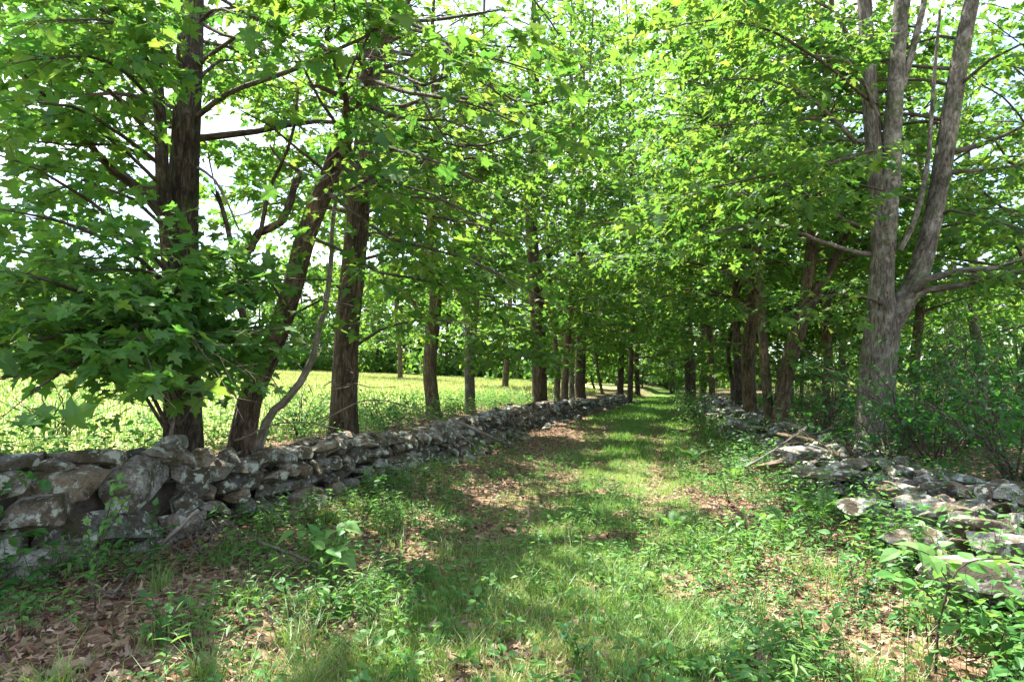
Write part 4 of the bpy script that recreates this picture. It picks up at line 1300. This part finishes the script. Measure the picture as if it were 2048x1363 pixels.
# ------------------------------------------------------------------ undergrowth
def scatter(n, x0, x1, y0, y1, seed, ypow=1.0):
    r = np.random.default_rng(seed)
    return r.uniform(x0, x1, n), y0 + (y1 - y0) * r.random(n) ** ypow, r
def grass_blades(acc, x, y, r, h0, h1, wid, tint, lean=.5, seg=2):
    n = len(x)
    z = ground_z(x, y)
    a = r.uniform(0, 6.28, n)
    h = r.uniform(h0, h1, n)
    ln = r.uniform(.1, lean + .1, n) * h
    b = np.column_stack([x, y, z - .01])
    s = np.column_stack([np.cos(a + 1.57), np.sin(a + 1.57), np.zeros(n)]) * (np.asarray(wid) * r.uniform(.6, 1.3, n))[:, None]
    d = np.column_stack([np.cos(a), np.sin(a), np.zeros(n)])
    m1 = b + d * (ln * .3)[:, None] + np.array([0, 0, 1.0]) * (h * .55)[:, None]
    tp = b + d * ln[:, None] + np.array([0, 0, 1.0]) * (h * .92)[:, None]
    if seg == 2:
        V = np.stack([b - s, b + s, m1 - s * .7, m1 + s * .7, tp], 1)
        T = np.array([(0, 1, 3), (0, 3, 2), (2, 3, 4)])
    else:
        V = np.stack([b - s, b + s, tp], 1)
        T = np.array([(0, 1, 2)])
    k = V.shape[1]
    acc.add(V.reshape(-1, 3), (T[None] + (np.arange(n) * k)[:, None, None]).reshape(-1, 3), tint=np.repeat(tint, k))
acc = Acc()
x, y, r = scatter(300000, -3.2, 4.2, 1.8, 13, 1, 1.35)
m = r.random(len(x)) < grass_mask(x, y) * smooth(.25, .55, fbm(x * 2.1, y * 2.1, 3.3, 2) + .16)
x, y = x[m], y[m]
tn = np.clip(.36 + .28 * smooth(4.6, 3.2, y) + .9 * (fbm(x * .9 + 9, y * .9, 6, 3) - .42) + r.normal(0, .13, len(x)) + (r.random(len(x)) < .06) * .5, 0, 1)
nr_ = y < 5.2
grass_blades(acc, x[nr_], y[nr_], r, .035, .12, .0026, tn[nr_], 1.2)
grass_blades(acc, x[~nr_], y[~nr_], r, .035, .11, .0034, tn[~nr_], 1.2, 1)
x, y, r = scatter(150000, -2, 14, 12, 48, 2, 1.5)
m = (r.random(len(x)) < grass_mask(x, y)) & (np.abs(x - pa(y)) < 3.2)
x, y = x[m], y[m]
grass_blades(acc, x, y, r, .06, .17, .005 + .0004 * y, np.clip(r.normal(.3, .15, len(x)), 0, 1), .7, 1)
x, y, r = scatter(5200, -4, 4.5, 1.9, 9, 3, 1.3)              # sparse blades in the litter
m = (x > wl(y)) & (x < wr(y) + .2)
grass_blades(acc, x[m], y[m], r, .06, .2, .003, np.clip(r.normal(.45, .2, m.sum()), 0, 1), 1.0)
for k in range(110):                                         # lax tufts
    cx, cy = r.uniform(-2.6, 2.6), 2.2 + 5 * r.random() ** 1.3
    if cx < wl(cy) + .5 or cx > wr(cy) - .3:
        continue
    n = r.integers(30, 80)
    grass_blades(acc, cx + r.normal(0, .05, n), cy + r.normal(0, .05, n), r, .10, .24, .003, np.clip(r.normal(.45 + .25 * r.random(), .15, n), 0, 1), 1.5)
stuff('lane_grass', acc.mesh('lane_grass', M_GRASS, False), 'green grass growing down the middle of the lane', 'grass')
acc = Acc()
x, y, r = scatter(230000, -75, 6, 7, 110, 4, 1.7)
m = ((wl(y) - x) > 1.6 + 1.2 * r.random(len(x))) & (np.abs(x) < 0.95 * y + 6)
x, y = x[m], y[m]
near = smooth(40, 12, y)
grass_blades(acc, x, y, r, .08, .28, .004 + .0009 * y, np.clip(.52 - .42 * near + .5 * (fbm(x * .12, y * .12, 2, 3) - .5) + r.normal(0, .15, len(x)), 0, 1), .6, 1)
x, y, r = scatter(60000, 6, 60, 6, 70, 5, 1.5)
m = ((x - wr(y)) > 7 + 2 * r.random(len(x)))
grass_blades(acc, x[m], y[m], r, .2, .6, .006 + .0012 * y[m], np.clip(r.normal(.4, .2, m.sum()), 0, 1), .6, 1)
stuff('meadow_grass', acc.mesh('meadow_grass', M_MEADOW, False), 'tall yellow-green grass of the sunlit field beyond the wall', 'grass')

def dead_leaves(acc, x, y, z, r, s0=.026, s1=.07):
    n = len(x)
    lp = np.column_stack([x, y, z + r.uniform(.004, .035, n)])
    a = r.uniform(0, 6.28, n)
    tip = np.column_stack([np.cos(a), np.sin(a), r.normal(0, .3, n)])
    nr = norm(np.array([0, 0, 1.0]) + r.normal(0, .4, (n, 3)))
    tn_ = np.clip(r.normal(.42, .27, n) + .3 * (fbm(x * 1.3, y * 1.3, 3, 2) - .5), 0, 1)
    sz = r.uniform(s0, s1, n)
    cu = r.uniform(-5, 4, n)
    _, _, d = project(lp)
    h = d < 6
    xs_ = r.uniform(.3, 1.0, n)
    place(acc, MAPLE_MD, lp[h], tip[h], nr[h], sz[h], tn_[h], cu[h], xs_[h])
    place(acc, OVATE_LO, lp[~h], tip[~h], nr[~h], sz[~h] * 1.1, tn_[~h], cu[~h])
acc = Acc()
x, y, r = scatter(62000, -5.2, 5, 1.6, 22, 6, 1.7)
m = (x > wl(y) - .1) & (x < wr(y) + .35) & (r.random(len(x)) > grass_mask(x, y) * .85)
dead_leaves(acc, x[m], y[m], ground_z(x[m], y[m]), r)
x, y, r = scatter(2600, -5, 5, 3, 18, 7, 1.4)                # on and beside the wall tops
sL = wl(y) - x
m = (sL > .2) & (sL < .9)
dead_leaves(acc, x[m], y[m], hL(y[m]) + .07, r)
sR = x - wr(y)
m = (sR > .3) & (sR < 1.1)
dead_leaves(acc, x[m], y[m], hR(y[m]) + .05, r)
x, y, r = scatter(5000, 3.5, 12, 2, 16, 8, 1.4)
m = (x - wr(y) > 1.2)
dead_leaves(acc, x[m], y[m], ground_z(x[m], y[m]), r)
stuff('leaf_litter', acc.mesh('leaf_litter', M_DEAD, False), 'brown fallen leaves strewn between the walls', 'leaf litter')

def herbs(acc, st, x, y, r, hlo, hhi, leaf0, leaf1, nl, tint0, zoff=0, lanky=0.0, wid=(.75, 1.15)):
    """small broad-leaved plants: leaves in whorls round short stems"""
    zoff = np.broadcast_to(zoff, x.shape)
    c_ = np.ones(len(x), bool)
    for px_, py_, rad_ in ((385, 1095, .45), (330, 1110, .3), (450, 1085, .2), (540, 1115, .16), (600, 1135, .14), (660, 1155, .14), (720, 1172, .14)):
        q = gp(px_, py_)
        c_ &= np.hypot(x - q[0], y - q[1]) > rad_
    x, y, zoff = x[c_], y[c_], zoff[c_]
    n = len(x)
    z = ground_z(x, y) + zoff
    h = r.uniform(hlo, hhi, n)
    k = r.integers(nl[0], nl[1], n)
    idx = np.repeat(np.arange(n), k)
    j = np.concatenate([np.arange(q) for q in k])
    f = (j + 1) / k[idx]
    le = r.normal(0, .18, (n, 2)) * h[:, None]
    a = j * 2.4 + r.uniform(0, 6.28, n)[idx] + r.normal(0, .3, len(idx))
    up = (.25 + .75 * f) if lanky else (.6 + .4 * f)
    rad = leaf1 * r.uniform(.1, .5, len(idx))
    p = np.column_stack([x[idx] + le[idx, 0] * up + np.cos(a) * rad, y[idx] + le[idx, 1] * up + np.sin(a) * rad, z[idx] + h[idx] * up + r.normal(0, .008, len(idx))])
    tip = norm(np.column_stack([np.cos(a), np.sin(a), r.normal(-.05, .3, len(idx))]))
    nr = norm(np.array([0, 0, 1.0]) + r.normal(0, .32, (len(idx), 3)))
    s = r.uniform(leaf0, leaf1, len(idx)) * r.uniform(.7, 1.2, n)[idx]
    t = np.clip(tint0 + r.normal(0, .17, n)[idx] + r.normal(0, .1, len(idx)) + .5 * (fbm(x * .8, y * .8, 9, 2) - .5)[idx], 0, 1)
    _, _, d = project(p)
    hi = s / np.maximum(d, .5) * F > 17
    xw = r.uniform(*wid, len(idx))
    place(acc, OVATE, p[hi], tip[hi], nr[hi], s[hi], t[hi], r.uniform(.3, 1.8, hi.sum()), xw[hi])
    place(acc, OVATE_LO, p[~hi], tip[~hi], nr[~hi], s[~hi] * 1.05, t[~hi], None, xw[~hi])
    b = np.column_stack([x, y, z])
    tp = np.column_stack([x + le[:, 0], y + le[:, 1], z + h])
    segs_mesh(st, b, tp, np.full(n, .0022), np.full(n, .0012))
acc, st = Acc(), Acc()
x, y, r = scatter(17000, -4.5, 5, 2.0, 16, 9, 1.45)
o = x - pa(y)
den = fbm(x * .9 + 40, y * .9, 5, 3)
left = (x > wl(y) + .05) & (o < -1.0)
right = (o > 1.0) & (x < wr(y) + .25)
dens = np.where(left, smooth(.27, .5, den) * np.interp(y, [2, 4.5, 6, 9, 11, 13], [.85, .8, .95, .9, .4, .15]), np.where(right, smooth(.3, .56, den) * .85, smooth(.45, .68, den) * .3))
dens = dens * ((x > wl(y)) & (x < wr(y) + .3))
m = r.random(len(x)) < dens
sp_n = fbm(x * 1.2 + 70, y * 1.2, 2, 2) + r.normal(0, .05, len(x))
herbs(acc, st, x[m & (sp_n < .47)], y[m & (sp_n < .47)], r, .04, .16, .02, .045, (6, 14), .42)
q_ = m & (sp_n >= .47) & (sp_n < .56)
herbs(acc, st, x[q_], y[q_], r, .05, .2, .035, .075, (4, 9), .55)
q_ = m & (sp_n >= .56)
herbs(acc, st, x[q_], y[q_], r, .1, .3, .05, .09, (6, 12), .62, 0, 1, (.35, .55))
x, y, r = scatter(2600, 1.2, 5.6, 2.0, 18, 10, 1.3)         # taller herbs along the right wall
o = x - wr(y)
m = (o > -1.6) & (o < .25) & (r.random(len(x)) < .75 * np.exp(-((o + .35) / .55) ** 2))
herbs(acc, st, x[m], y[m], r, .2, .62, .04, .085, (9, 22), .45, 0, 1)
x, y, r = scatter(1700, 2.5, 7, 2.4, 16, 18, 1.3)
o = x - wr(y)
m = (o > .1) & (o < 1.3)
herbs(acc, st, x[m], y[m], r, .08, .3, .035, .075, (5, 12), .35, hR(y[m]) - ground_z(x[m], y[m]) - .06, 1)
x, y, r = scatter(900, -4.6, 1, 3, 16, 12, 1.3)             # along the left wall foot
o = x - wl(y)
m = (o > 0.02) & (o < 1.0) & (r.random(len(x)) < np.where(y < 10, .9, .3))
herbs(acc, st, x[m], y[m], r, .12, .42, .035, .075, (7, 16), .35, 0, 1)
x, y, r = scatter(450, -1.6, 1.6, 2.1, 8, 13, 1.3)          # seedlings in the lane grass
herbs(acc, st, x, y, r, .05, .16, .04, .085, (4, 8), .65)
x, y, r = scatter(1500, 1, 13, 14, 50, 14, 1.2)             # lane verge, farther off
m = ((x - pa(y)) > 1.3) & (x < wr(y) + .3)
herbs(acc, st, x[m], y[m], r, .2, .7, .08, .16, (8, 18), .55, 0, 1)
g_h = thing('ground_cover', 'low leafy herbs and seedlings covering the lane edges', 'ground cover', (0, 4, 0))
g_h['kind'] = 'stuff'
link('foliage', acc.mesh('foliage', M_HERB, False), g_h)['kind'] = 'stuff'
link('stems', st.mesh('stems', B_TWIG), g_h)['kind'] = 'stuff'
acc, st = Acc(), Acc()
x, y, r = scatter(9000, -16, 4, 4, 26, 15, 1.2)             # weeds on the field side of the left wall
sL = wl(y) - x
m = (sL > .9) & (sL < 6) & (r.random(len(x)) < np.interp(sL, [.9, 3, 6], [.9, .7, .1]))
herbs(acc, st, x[m], y[m], r, .2, .7, .05, .11, (8, 18), .55, 0, 1)
g_h = thing('field_weeds', 'leafy weeds lining the field side of the left wall', 'weeds', (-4, 7, 0.5))
g_h['kind'] = 'stuff'
link('foliage', acc.mesh('foliage', M_HERB, False), g_h)['kind'] = 'stuff'
link('stems', st.mesh('stems', B_TWIG), g_h)['kind'] = 'stuff'
acc, st = Acc(), Acc()
x, y, r = scatter(9000, 3.5, 22, 2, 30, 16, 1.2)            # woodland floor on the right
sR = x - wr(y)
m = (sR > 1.15) & (r.random(len(x)) < .75)
herbs(acc, st, x[m], y[m], r, .12, .5, .05, .11, (8, 16), .3, 0, 1)
g_h = thing('woodland_undergrowth', 'shady green undergrowth on the woodland floor behind the right wall', 'undergrowth', (6, 6, 0.3))
g_h['kind'] = 'stuff'
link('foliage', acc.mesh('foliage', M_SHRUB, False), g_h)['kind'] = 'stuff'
link('stems', st.mesh('stems', B_TWIG), g_h)['kind'] = 'stuff'

# ------------------------------------------------------------------ shrubs
def shrub(label, x, y, H, rad, seed, n=16, leaf=.075, mat=None, keep=0, dens=1.0):
    g = float(ground_z(x, y))
    rg = np.random.default_rng(seed + 900)
    root = thing('shrub', label, 'shrub', (x, y, g))
    limbs = []
    for k in range(n):
        a = rg.uniform(0, 6.28)
        f = rg.uniform(.25, 1)
        e = np.array([x + math.cos(a) * rad * f, y + math.sin(a) * rad * f, g + H * rg.uniform(.45, 1.0) * (1.1 - .35 * f)])
        pts = limb_path((x + rg.normal(0, .08), y + rg.normal(0, .08), g - .05), e, rg, .12)
        limbs.append((pts, .005))
        V, T, B = tube(pts, np.linspace(.014, .005, len(pts)), 5, .4, .05, .01, k)
        link('stem', mesh_np('stem', V, T, B_TWIG, {'bark': B}), root)
    tw = Acc()
    lp, tip, nrm, size = foliage_from_limbs(limbs, rg, leaf, .2, .13, .045, dens, tw, fine=False, f0=.2)
    o = link('twigs', tw.mesh('twigs', B_TWIG), root)
    o['kind'] = 'stuff'
    acc = Acc()
    t = np.clip(.45 + rg.normal(0, .2, len(lp)), 0, 1)
    _, _, d = project(lp)
    hi = size / np.maximum(d, .5) * F > 12
    place(acc, OVATE, lp[hi], tip[hi], nrm[hi], size[hi], t[hi])
    place(acc, OVATE_LO, lp[~hi], tip[~hi], nrm[~hi], size[~hi] * 1.1, t[~hi])
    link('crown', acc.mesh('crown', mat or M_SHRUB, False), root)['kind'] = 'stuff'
for i, (px, d, H, rad, lab, mt) in enumerate([
        (1870, 8.5, 1.9, 1.5, 'dark spreading shrub in front of the grey maple trunk, right side', M_SHRUB),
        (2020, 7.2, 1.9, 1.3, 'layered dark green shrub at the right edge behind the wall', M_SHRUB),
        (1960, 10.5, 2.6, 1.8, 'tall shrub filling the space right of the grey maple', M_SHRUB),
        (1690, 9.4, .9, 1.0, 'low shrub at the foot of the grey maple', M_SHRUB),
        (2075, 11.5, 3.0, 2.0, 'tallest shrub at the extreme right edge', M_SHRUB),
        (1640, 11.5, 1.5, 1.0, 'young leafy bush just behind the fallen limb on the right', M_HERB),
        (1770, 8.6, 1.0, .9, 'dark low bush hiding the base of the grey maple', M_SHRUB),
        (1660, 15, 2.2, 1.5, 'airy shrub between the broken maple and the grey maple', M_HERB),
        (1400, 17.5, 1.1, .9, 'bushy shrub on the lane verge before the right wall', M_HERB),
        (1370, 21, 1.2, .9, 'sunlit shrub farther along the right verge', M_HERB),
        (1390, 27, 1.4, 1.1, 'shrub at the foot of the pine', M_HERB),
        (1352, 60, 2.6, 2.2, 'green bush at the far end of the lane, right of the path', M_HERB),
        (1306, 70, 3.0, 2.6, 'bush at the left side of the far lane end', M_HERB),
        (1322, 92, 4.0, 4.0, 'broad bush in the last gap beyond the lane end', M_HERB),
        (1335, 78, 3.2, 3.0, 'bush blocking the view straight down the lane', M_HERB),
        (1870, 14, 2.4, 1.8, 'sunlit shrub beyond the grey maple', M_HERB),
        (120, 9.5, 1.1, 1.0, 'bright weedy bush in the field corner at far left', M_HERB),
        (770, 13.0, .8, .8, 'pale sunlit bush behind the wall right of the ridged trunk', M_HERB),
        (600, 11, .9, .7, 'small bush behind the wall left of the ridged trunk', M_HERB)]):
    q = P(px, 800, d)
    shrub(lab, q[0], q[1], H, rad, i, mat=mt, n=14)

# ------------------------------------------------------------------ single plants, ferns, sticks, stump
OV_M = [mesh_np('leaf_shape', OVATE[0] * np.array([1.25, 1, 1.0 + .5 * k]), OVATE[1], M_HERB, {'tint': np.full(len(OVATE[0]), t)}, False) for k, t in enumerate((.55, .7, .85))]
OV_D = [mesh_np('leaf_shape', OVATE[0] * np.array([1.45, 1, 1.0 + .5 * k]), OVATE[1], M_SHRUB, {'tint': np.full(len(OVATE[0]), t)}, False) for k, t in enumerate((.3, .5, .8))]
def put_leaf(root, me, p, tip, nrm, s):
    y = norm(tip)
    x = norm(np.cross(y, nrm))
    z = np.cross(x, y)
    o = bpy.data.objects.new('leaf', me)
    COL.objects.link(o)
    o.parent = root
    o.matrix_parent_inverse = Matrix.Translation(-root.location)
    o.matrix_basis = Matrix(((x[0] * s, y[0] * s, z[0] * s, p[0]), (x[1] * s, y[1] * s, z[1] * s, p[1]), (x[2] * s, y[2] * s, z[2] * s, p[2]), (0, 0, 0, 1)))
def leafy_stem(label, paths, leaf, meshes, seed, name='sapling', cat='sapling', sp_=.05, r0=.006, bark=None, t0=.35):
    rg = np.random.default_rng(seed)
    pts0 = np.array(paths[0])
    b = pts0[0]
    root = thing(name, label, cat, (b[0], b[1], b[2]))
    for k, pts in enumerate(paths):
        pts = np.array(pts)
        V, T, B = tube(pts, np.linspace(r0 * (1 if k == 0 else .6), .002, len(pts)), 6, .05, .05, .002, k)
        link('stem', mesh_np('stem', V, T, bark or B_TWIG, {'bark': B}), root)
        p, _ = resample(pts, np.zeros(len(pts)), .02)
        n = len(p)
        i0 = int(n * (t0 if k == 0 else .25))
        step_ = max(1, int(sp_ / .02))
        for q, i in enumerate(range(i0, n, step_)):
            tg = norm(p[min(i + 1, n - 1)] - p[max(i - 1, 0)])
            lat = norm(np.cross(tg, [0, 0, 1.0]) + rg.normal(0, .3, 3))
            for s in (-1, 1):
                tip = norm(tg * .45 + lat * s + np.array([0, 0, rg.normal(-.1, .2)]))
                put_leaf(root, meshes[rg.integers(len(meshes))], p[i] + tip * .01, tip, norm(np.array([0, -.15, 1.0]) + rg.normal(0, .25, 3)), leaf * rg.uniform(.7, 1.15))
        put_leaf(root, meshes[rg.integers(len(meshes))], p[-1], norm(p[-1] - p[-3] + np.array([0, 0, -.01])), norm(np.array([0, -.2, 1.0]) + rg.normal(0, .2, 3)), leaf * 1.1)
    return root
b = gp(650, 1160)
d = b[1]
leafy_stem('pale green sapling with broad drooping leaflets in the litter below the left wall',
           [[b, P(652, 1110, d), P(640, 1075, d)], [P(650, 1100, d), P(620, 1062, d - .05), P(590, 1062, d - .1)], [P(645, 1085, d), P(665, 1060, d), P(690, 1052, d - .05)],
            [P(650, 1110, d), P(665, 1100, d - .1), P(685, 1108, d - .15)], [P(650, 1120, d), P(645, 1100, d - .15), P(655, 1098, d - .2)]], .14, OV_M, 1, sp_=.09, t0=.8)
b = gp(1870, 1345)
d = b[1]
leafy_stem('arching vine-like shoot with long glossy leaves in front of the right wall',
           [[b, P(1880, 1240, d), P(1900, 1165, d), P(1935, 1125, d + .02), P(2000, 1118, d + .05), P(2060, 1120, d + .1)], [P(1900, 1170, d), P(1870, 1120, d), P(1840, 1100, d - .05), P(1800, 1100, d - .05)],
            [P(1885, 1220, d), P(1850, 1180, d - .05), P(1810, 1160, d - .08), P(1790, 1150, d - .1)]], .11, OV_M, 2, sp_=.075, r0=.008, name='leafy_shoot', cat='plant')
b = gp(2005, 1362)
d = b[1]
leafy_stem('dense leafy sprout in the bottom right corner', [[b, P(1990, 1270, d), P(1960, 1210, d)], [P(1995, 1300, d), P(2030, 1220, d), P(2050, 1190, d)], [P(1995, 1300, d), P(1960, 1260, d), P(1920, 1250, d)], [b, P(2030, 1300, d), P(2070, 1270, d)]],
           .09, OV_M, 3, sp_=.05, name='leafy_sprout', cat='plant')
b = gp(-20, 1165)
d = b[1] - .3
leafy_stem('dark rounded leaves on a thin stem at the left edge before the wall', [[P(-40, 1230, d), P(-30, 1100, d), P(0, 985, d), P(60, 945, d), P(85, 960, d)], [P(-30, 1080, d), P(20, 1075, d), P(70, 1060, d)], [P(-35, 1150, d), P(30, 1110, d), P(95, 1085, d)], [P(-35, 1180, d), P(20, 1170, d), P(60, 1150, d)]],
           .085, OV_D, 4, sp_=.07, name='sapling')
b = gp(190, 1220)
d = b[1]
leafy_stem('upright thin-stemmed shoot before the big wall blocks', [[b, P(195, 1120, d), P(215, 1030, d), P(235, 960, d)], [P(195, 1150, d), P(180, 1090, d), P(175, 1050, d)], [P(205, 1080, d), P(250, 1000, d), P(245, 975, d)]], .055, OV_M, 5, sp_=.045, t0=.25)
b = gp(300, 1150)
d = b[1]
leafy_stem('short leafy shoot beside the heap of dry sticks', [[b, P(302, 1080, d), P(310, 1010, d)], [P(302, 1100, d), P(330, 1060, d), P(345, 1050, d)]], .055, OV_D, 6, sp_=.04, t0=.2)
b = gp(1620, 1330)
d = b[1]
leafy_stem('bushy green herb near the stump', [[b, P(1610, 1270, d), P(1600, 1220, d)], [b, P(1650, 1280, d), P(1670, 1230, d)], [b, P(1580, 1290, d), P(1560, 1250, d)]], .06, OV_M, 7, sp_=.035, t0=.1, name='herb', cat='plant')
for i, (px, py, hgt, lab) in enumerate([(1500, 1140, .5, 'clump of soft green herb between the grass and the right wall'), (1720, 1230, .45, 'green herb under the right wall slabs'),
                                        (1460, 1010, .55, 'tall soft herb at the lane edge beside the fern'), (740, 1010, .35, 'green herb under the far end of the big stones'), (430, 1130, .3, 'low dark herb beside the fallen branch'),
                                        (330, 1290, .3, 'seedling cluster in the bottom left litter'), (680, 1230, .2, 'bright pale seedling in the sunlit grass'), (1160, 1330, .2, 'small pale herb at the bottom middle of the lane')]):
    b = gp(px, py)
    rg = np.random.default_rng(50 + i)
    paths = []
    for k in range(4):
        a = rg.uniform(0, 6.28)
        e = b + np.array([math.cos(a) * hgt * .4, math.sin(a) * hgt * .3, hgt * rg.uniform(.6, 1)])
        paths.append([b, (b + e) / 2 + np.array([0, 0, hgt * .12]), e])
    leafy_stem(lab, paths, .05 + .02 * (i % 3 == 0), OV_M if i % 2 == 0 else OV_D, 80 + i, 'herb', 'plant', .045, .004, t0=.25)
def fern(label, b, n, L, seed):
    rg = np.random.default_rng(seed)
    root = thing('fern', label, 'fern', b)
    for k in range(n):
        a = k * 6.28 / n + rg.normal(0, .25)
        l = L * rg.uniform(.75, 1.1)
        dr = np.array([math.cos(a), math.sin(a), 0])
        t = np.linspace(0, 1, 18)
        p = b + dr * (l * .62 * t ** 1.3)[:, None] + np.array([0, 0, 1.0]) * (l * (.85 * t - .38 * t ** 2.4))[:, None]
        acc = Acc()
        lat = np.cross(dr, [0, 0, 1.0])
        tg = norm(np.gradient(p, axis=0))
        for s in (-1, 1):
            w = l * .19 * np.sin(np.clip(t * 1.05, 0, 1) * math.pi) ** .7
            i = np.arange(3, 18)
            tip = norm(lat * s + tg[i] * .35 + np.array([0, 0, -.12]))
            place(acc, fan([(0, -.02), (.09, .1), (.11, .4), (.05, .8), (0, 1)], (0, .4), .1, .1), p[i], tip, norm(np.cross(tip, tg[i]) * s + rg.normal(0, .08, (15, 3))), np.maximum(w[i], .012), np.full(15, rg.uniform(.45, .8)))
        V, T, B = tube(p[::3], np.linspace(.004, .002, 6), 4, .08, 0)
        acc.add(V, T, tint=np.full(len(V), .9))
        link('frond', acc.mesh('frond', M_HERB, False), root)
for px, py, n, L, lab in ((1635, 1050, 7, .62, 'feathery fern against the right wall'), (1348, 1062, 5, .36, 'small upright fern beside the wheel track'),
                          (1385, 925, 7, .55, 'fern arching at the lane edge below the shrubs'), (1560, 1075, 5, .5, 'fern half hidden among the herbs on the right'),
                          (1470, 960, 6, .5, 'fern at the foot of the far right wall slabs')):
    b = gp(px, py)
    fern(lab, b, n, L * 1.15, int(px))
def stick(label, pts, r0, r1, seed, name='fallen_branch', side=4, bark=None):
    rg = np.random.default_rng(seed)
    pts = np.array(pts)
    root = thing(name, label, 'branch', pts[0])
    V, T, B = tube(pts, np.linspace(r0, r1, len(pts)), 7, .1, .1, .006, seed)
    link('stem', mesh_np('stem', V, T, bark or B_DEAD, {'bark': B}), root)
    p, _ = resample(pts, np.zeros(len(pts)), .05)
    for k in range(side):
        i = rg.integers(len(p) // 3, len(p) - 2)
        tg = norm(p[i + 1] - p[i])
        d = norm(tg + rg.normal(0, .6, 3))
        l = rg.uniform(.15, .5)
        e = p[i] + d * l
        e[2] = max(e[2], float(ground_z(e[0], e[1])) + .01)
        V, T, B = tube([p[i], (p[i] + e) / 2 + rg.normal(0, .02, 3), e], [r1 * .9, r1 * .6, .002], 5, .1, 0)
        link('twig', mesh_np('twig', V, T, bark or B_DEAD, {'bark': B}), root)
    return root
def gl(lst, up=.03):
    return [gp(a, b) + np.array([0, 0, up]) for a, b in lst]
stick('long thin dead branch lying across the litter below the left wall', gl([(410, 1040), (470, 1076), (540, 1112), (640, 1150), (760, 1182)], .09), .018, .009, 1)
stick('straight dead stick leaning down from the wall onto the lane', [P(905, 838, 12.2), P(970, 868, 11.6), *gl([(1030, 900), (1075, 915)], .04)], .036, .02, 2)
stick('dead stick slanting from the sprouts down to the near litter', [P(395, 1020, 5.4), P(340, 1070, 5.1), *gl([(290, 1130), (225, 1205)], .04)], .02, .012, 3)
stick('thick fallen limb lying over the right wall below the grey maple', [P(1555, 868, 10.2), P(1620, 880, 9.6), P(1690, 905, 8.8), P(1750, 945, 8.0)], .035, .05, 4, bark=B_BROWN)
stick('pale fallen branch with forked twigs behind the right wall', [P(1600, 872, 11), P(1650, 860, 11), P(1680, 840, 11)], .02, .008, 5, side=9)
stick('dry grey branch lying along the right wall slabs', [P(1490, 935, 8.8), P(1540, 905, 9.0), P(1600, 865, 9.4)], .018, .01, 6)
stick('short stick half buried at the edge of the lane grass', gl([(655, 1150), (680, 1120)], .015), .012, .008, 7, side=0)
stick('thin branch propped over the left wall', [P(640, 845, 8.6), P(740, 800, 8.6), P(860, 830, 9.5), P(960, 900, 9.8)], .01, .005, 8, side=6)
# heap of dry sticks
rg = np.random.default_rng(91)
for k in range(44):
    c = gp(rg.uniform(300, 470), rg.uniform(1050, 1130))
    a = rg.uniform(0, 3.14)
    l = rg.uniform(.2, .55)
    dv = np.array([math.cos(a), math.sin(a) * .5, rg.normal(.25, .3)]) * l / 2
    pts = [c - dv + [0, 0, .12], c + rg.normal(0, .02, 3) + [0, 0, .14], c + dv + [0, 0, .12]]
    V, T, B = tube(pts, [.0065, .005, .003], 5, .1, 0)
    o = link('dry_stick', mesh_np('dry_stick', V, T, B_DEAD, {'bark': B}))
    tag(o, 'thin dry stick in the tangled heap at the foot of the near wall', 'stick', 'sticks heaped at the foot of the near wall')
# bare hanging twigs between the near trunks and over the lane
acc = Acc()
for k in range(14):
    s = P(rg.uniform(560, 700), rg.uniform(640, 800), 7.5)
    e = s + rg.normal(0, .45, 3) * [1, .6, .7]
    V, T, B = tube(limb_path(s, e, rg, .1, .3), np.linspace(.006, .002, 6), 4, .15, 0)
    acc.add(V, T, bark=B)
stuff('bare_twigs', acc.mesh('bare_twigs', B_DEAD), 'tangle of thin bare twigs around the bent grey stem', 'twigs')
# stump
b = gp(1528, 1350)
root = thing('tree_stump', 'small rotten mossy stump among the herbs at the bottom', 'stump', b)
V, T, B = tube([b - [0, 0, .08], b + [0, 0, .02], b + [.01, 0, .07], b + [.02, .0, .10]], [.13, .09, .078, .06], 18, .02, .35, 0, 5)
link('trunk', mesh_np('trunk', V, T, B_BROWN, {'bark': B}), root)
print('LEAVES', sum(LEAF_BUDGET.values()), 'TRIS', sum(len(m_.polygons) for m_ in bpy.data.meshes), 'OBJ', len(bpy.data.objects))
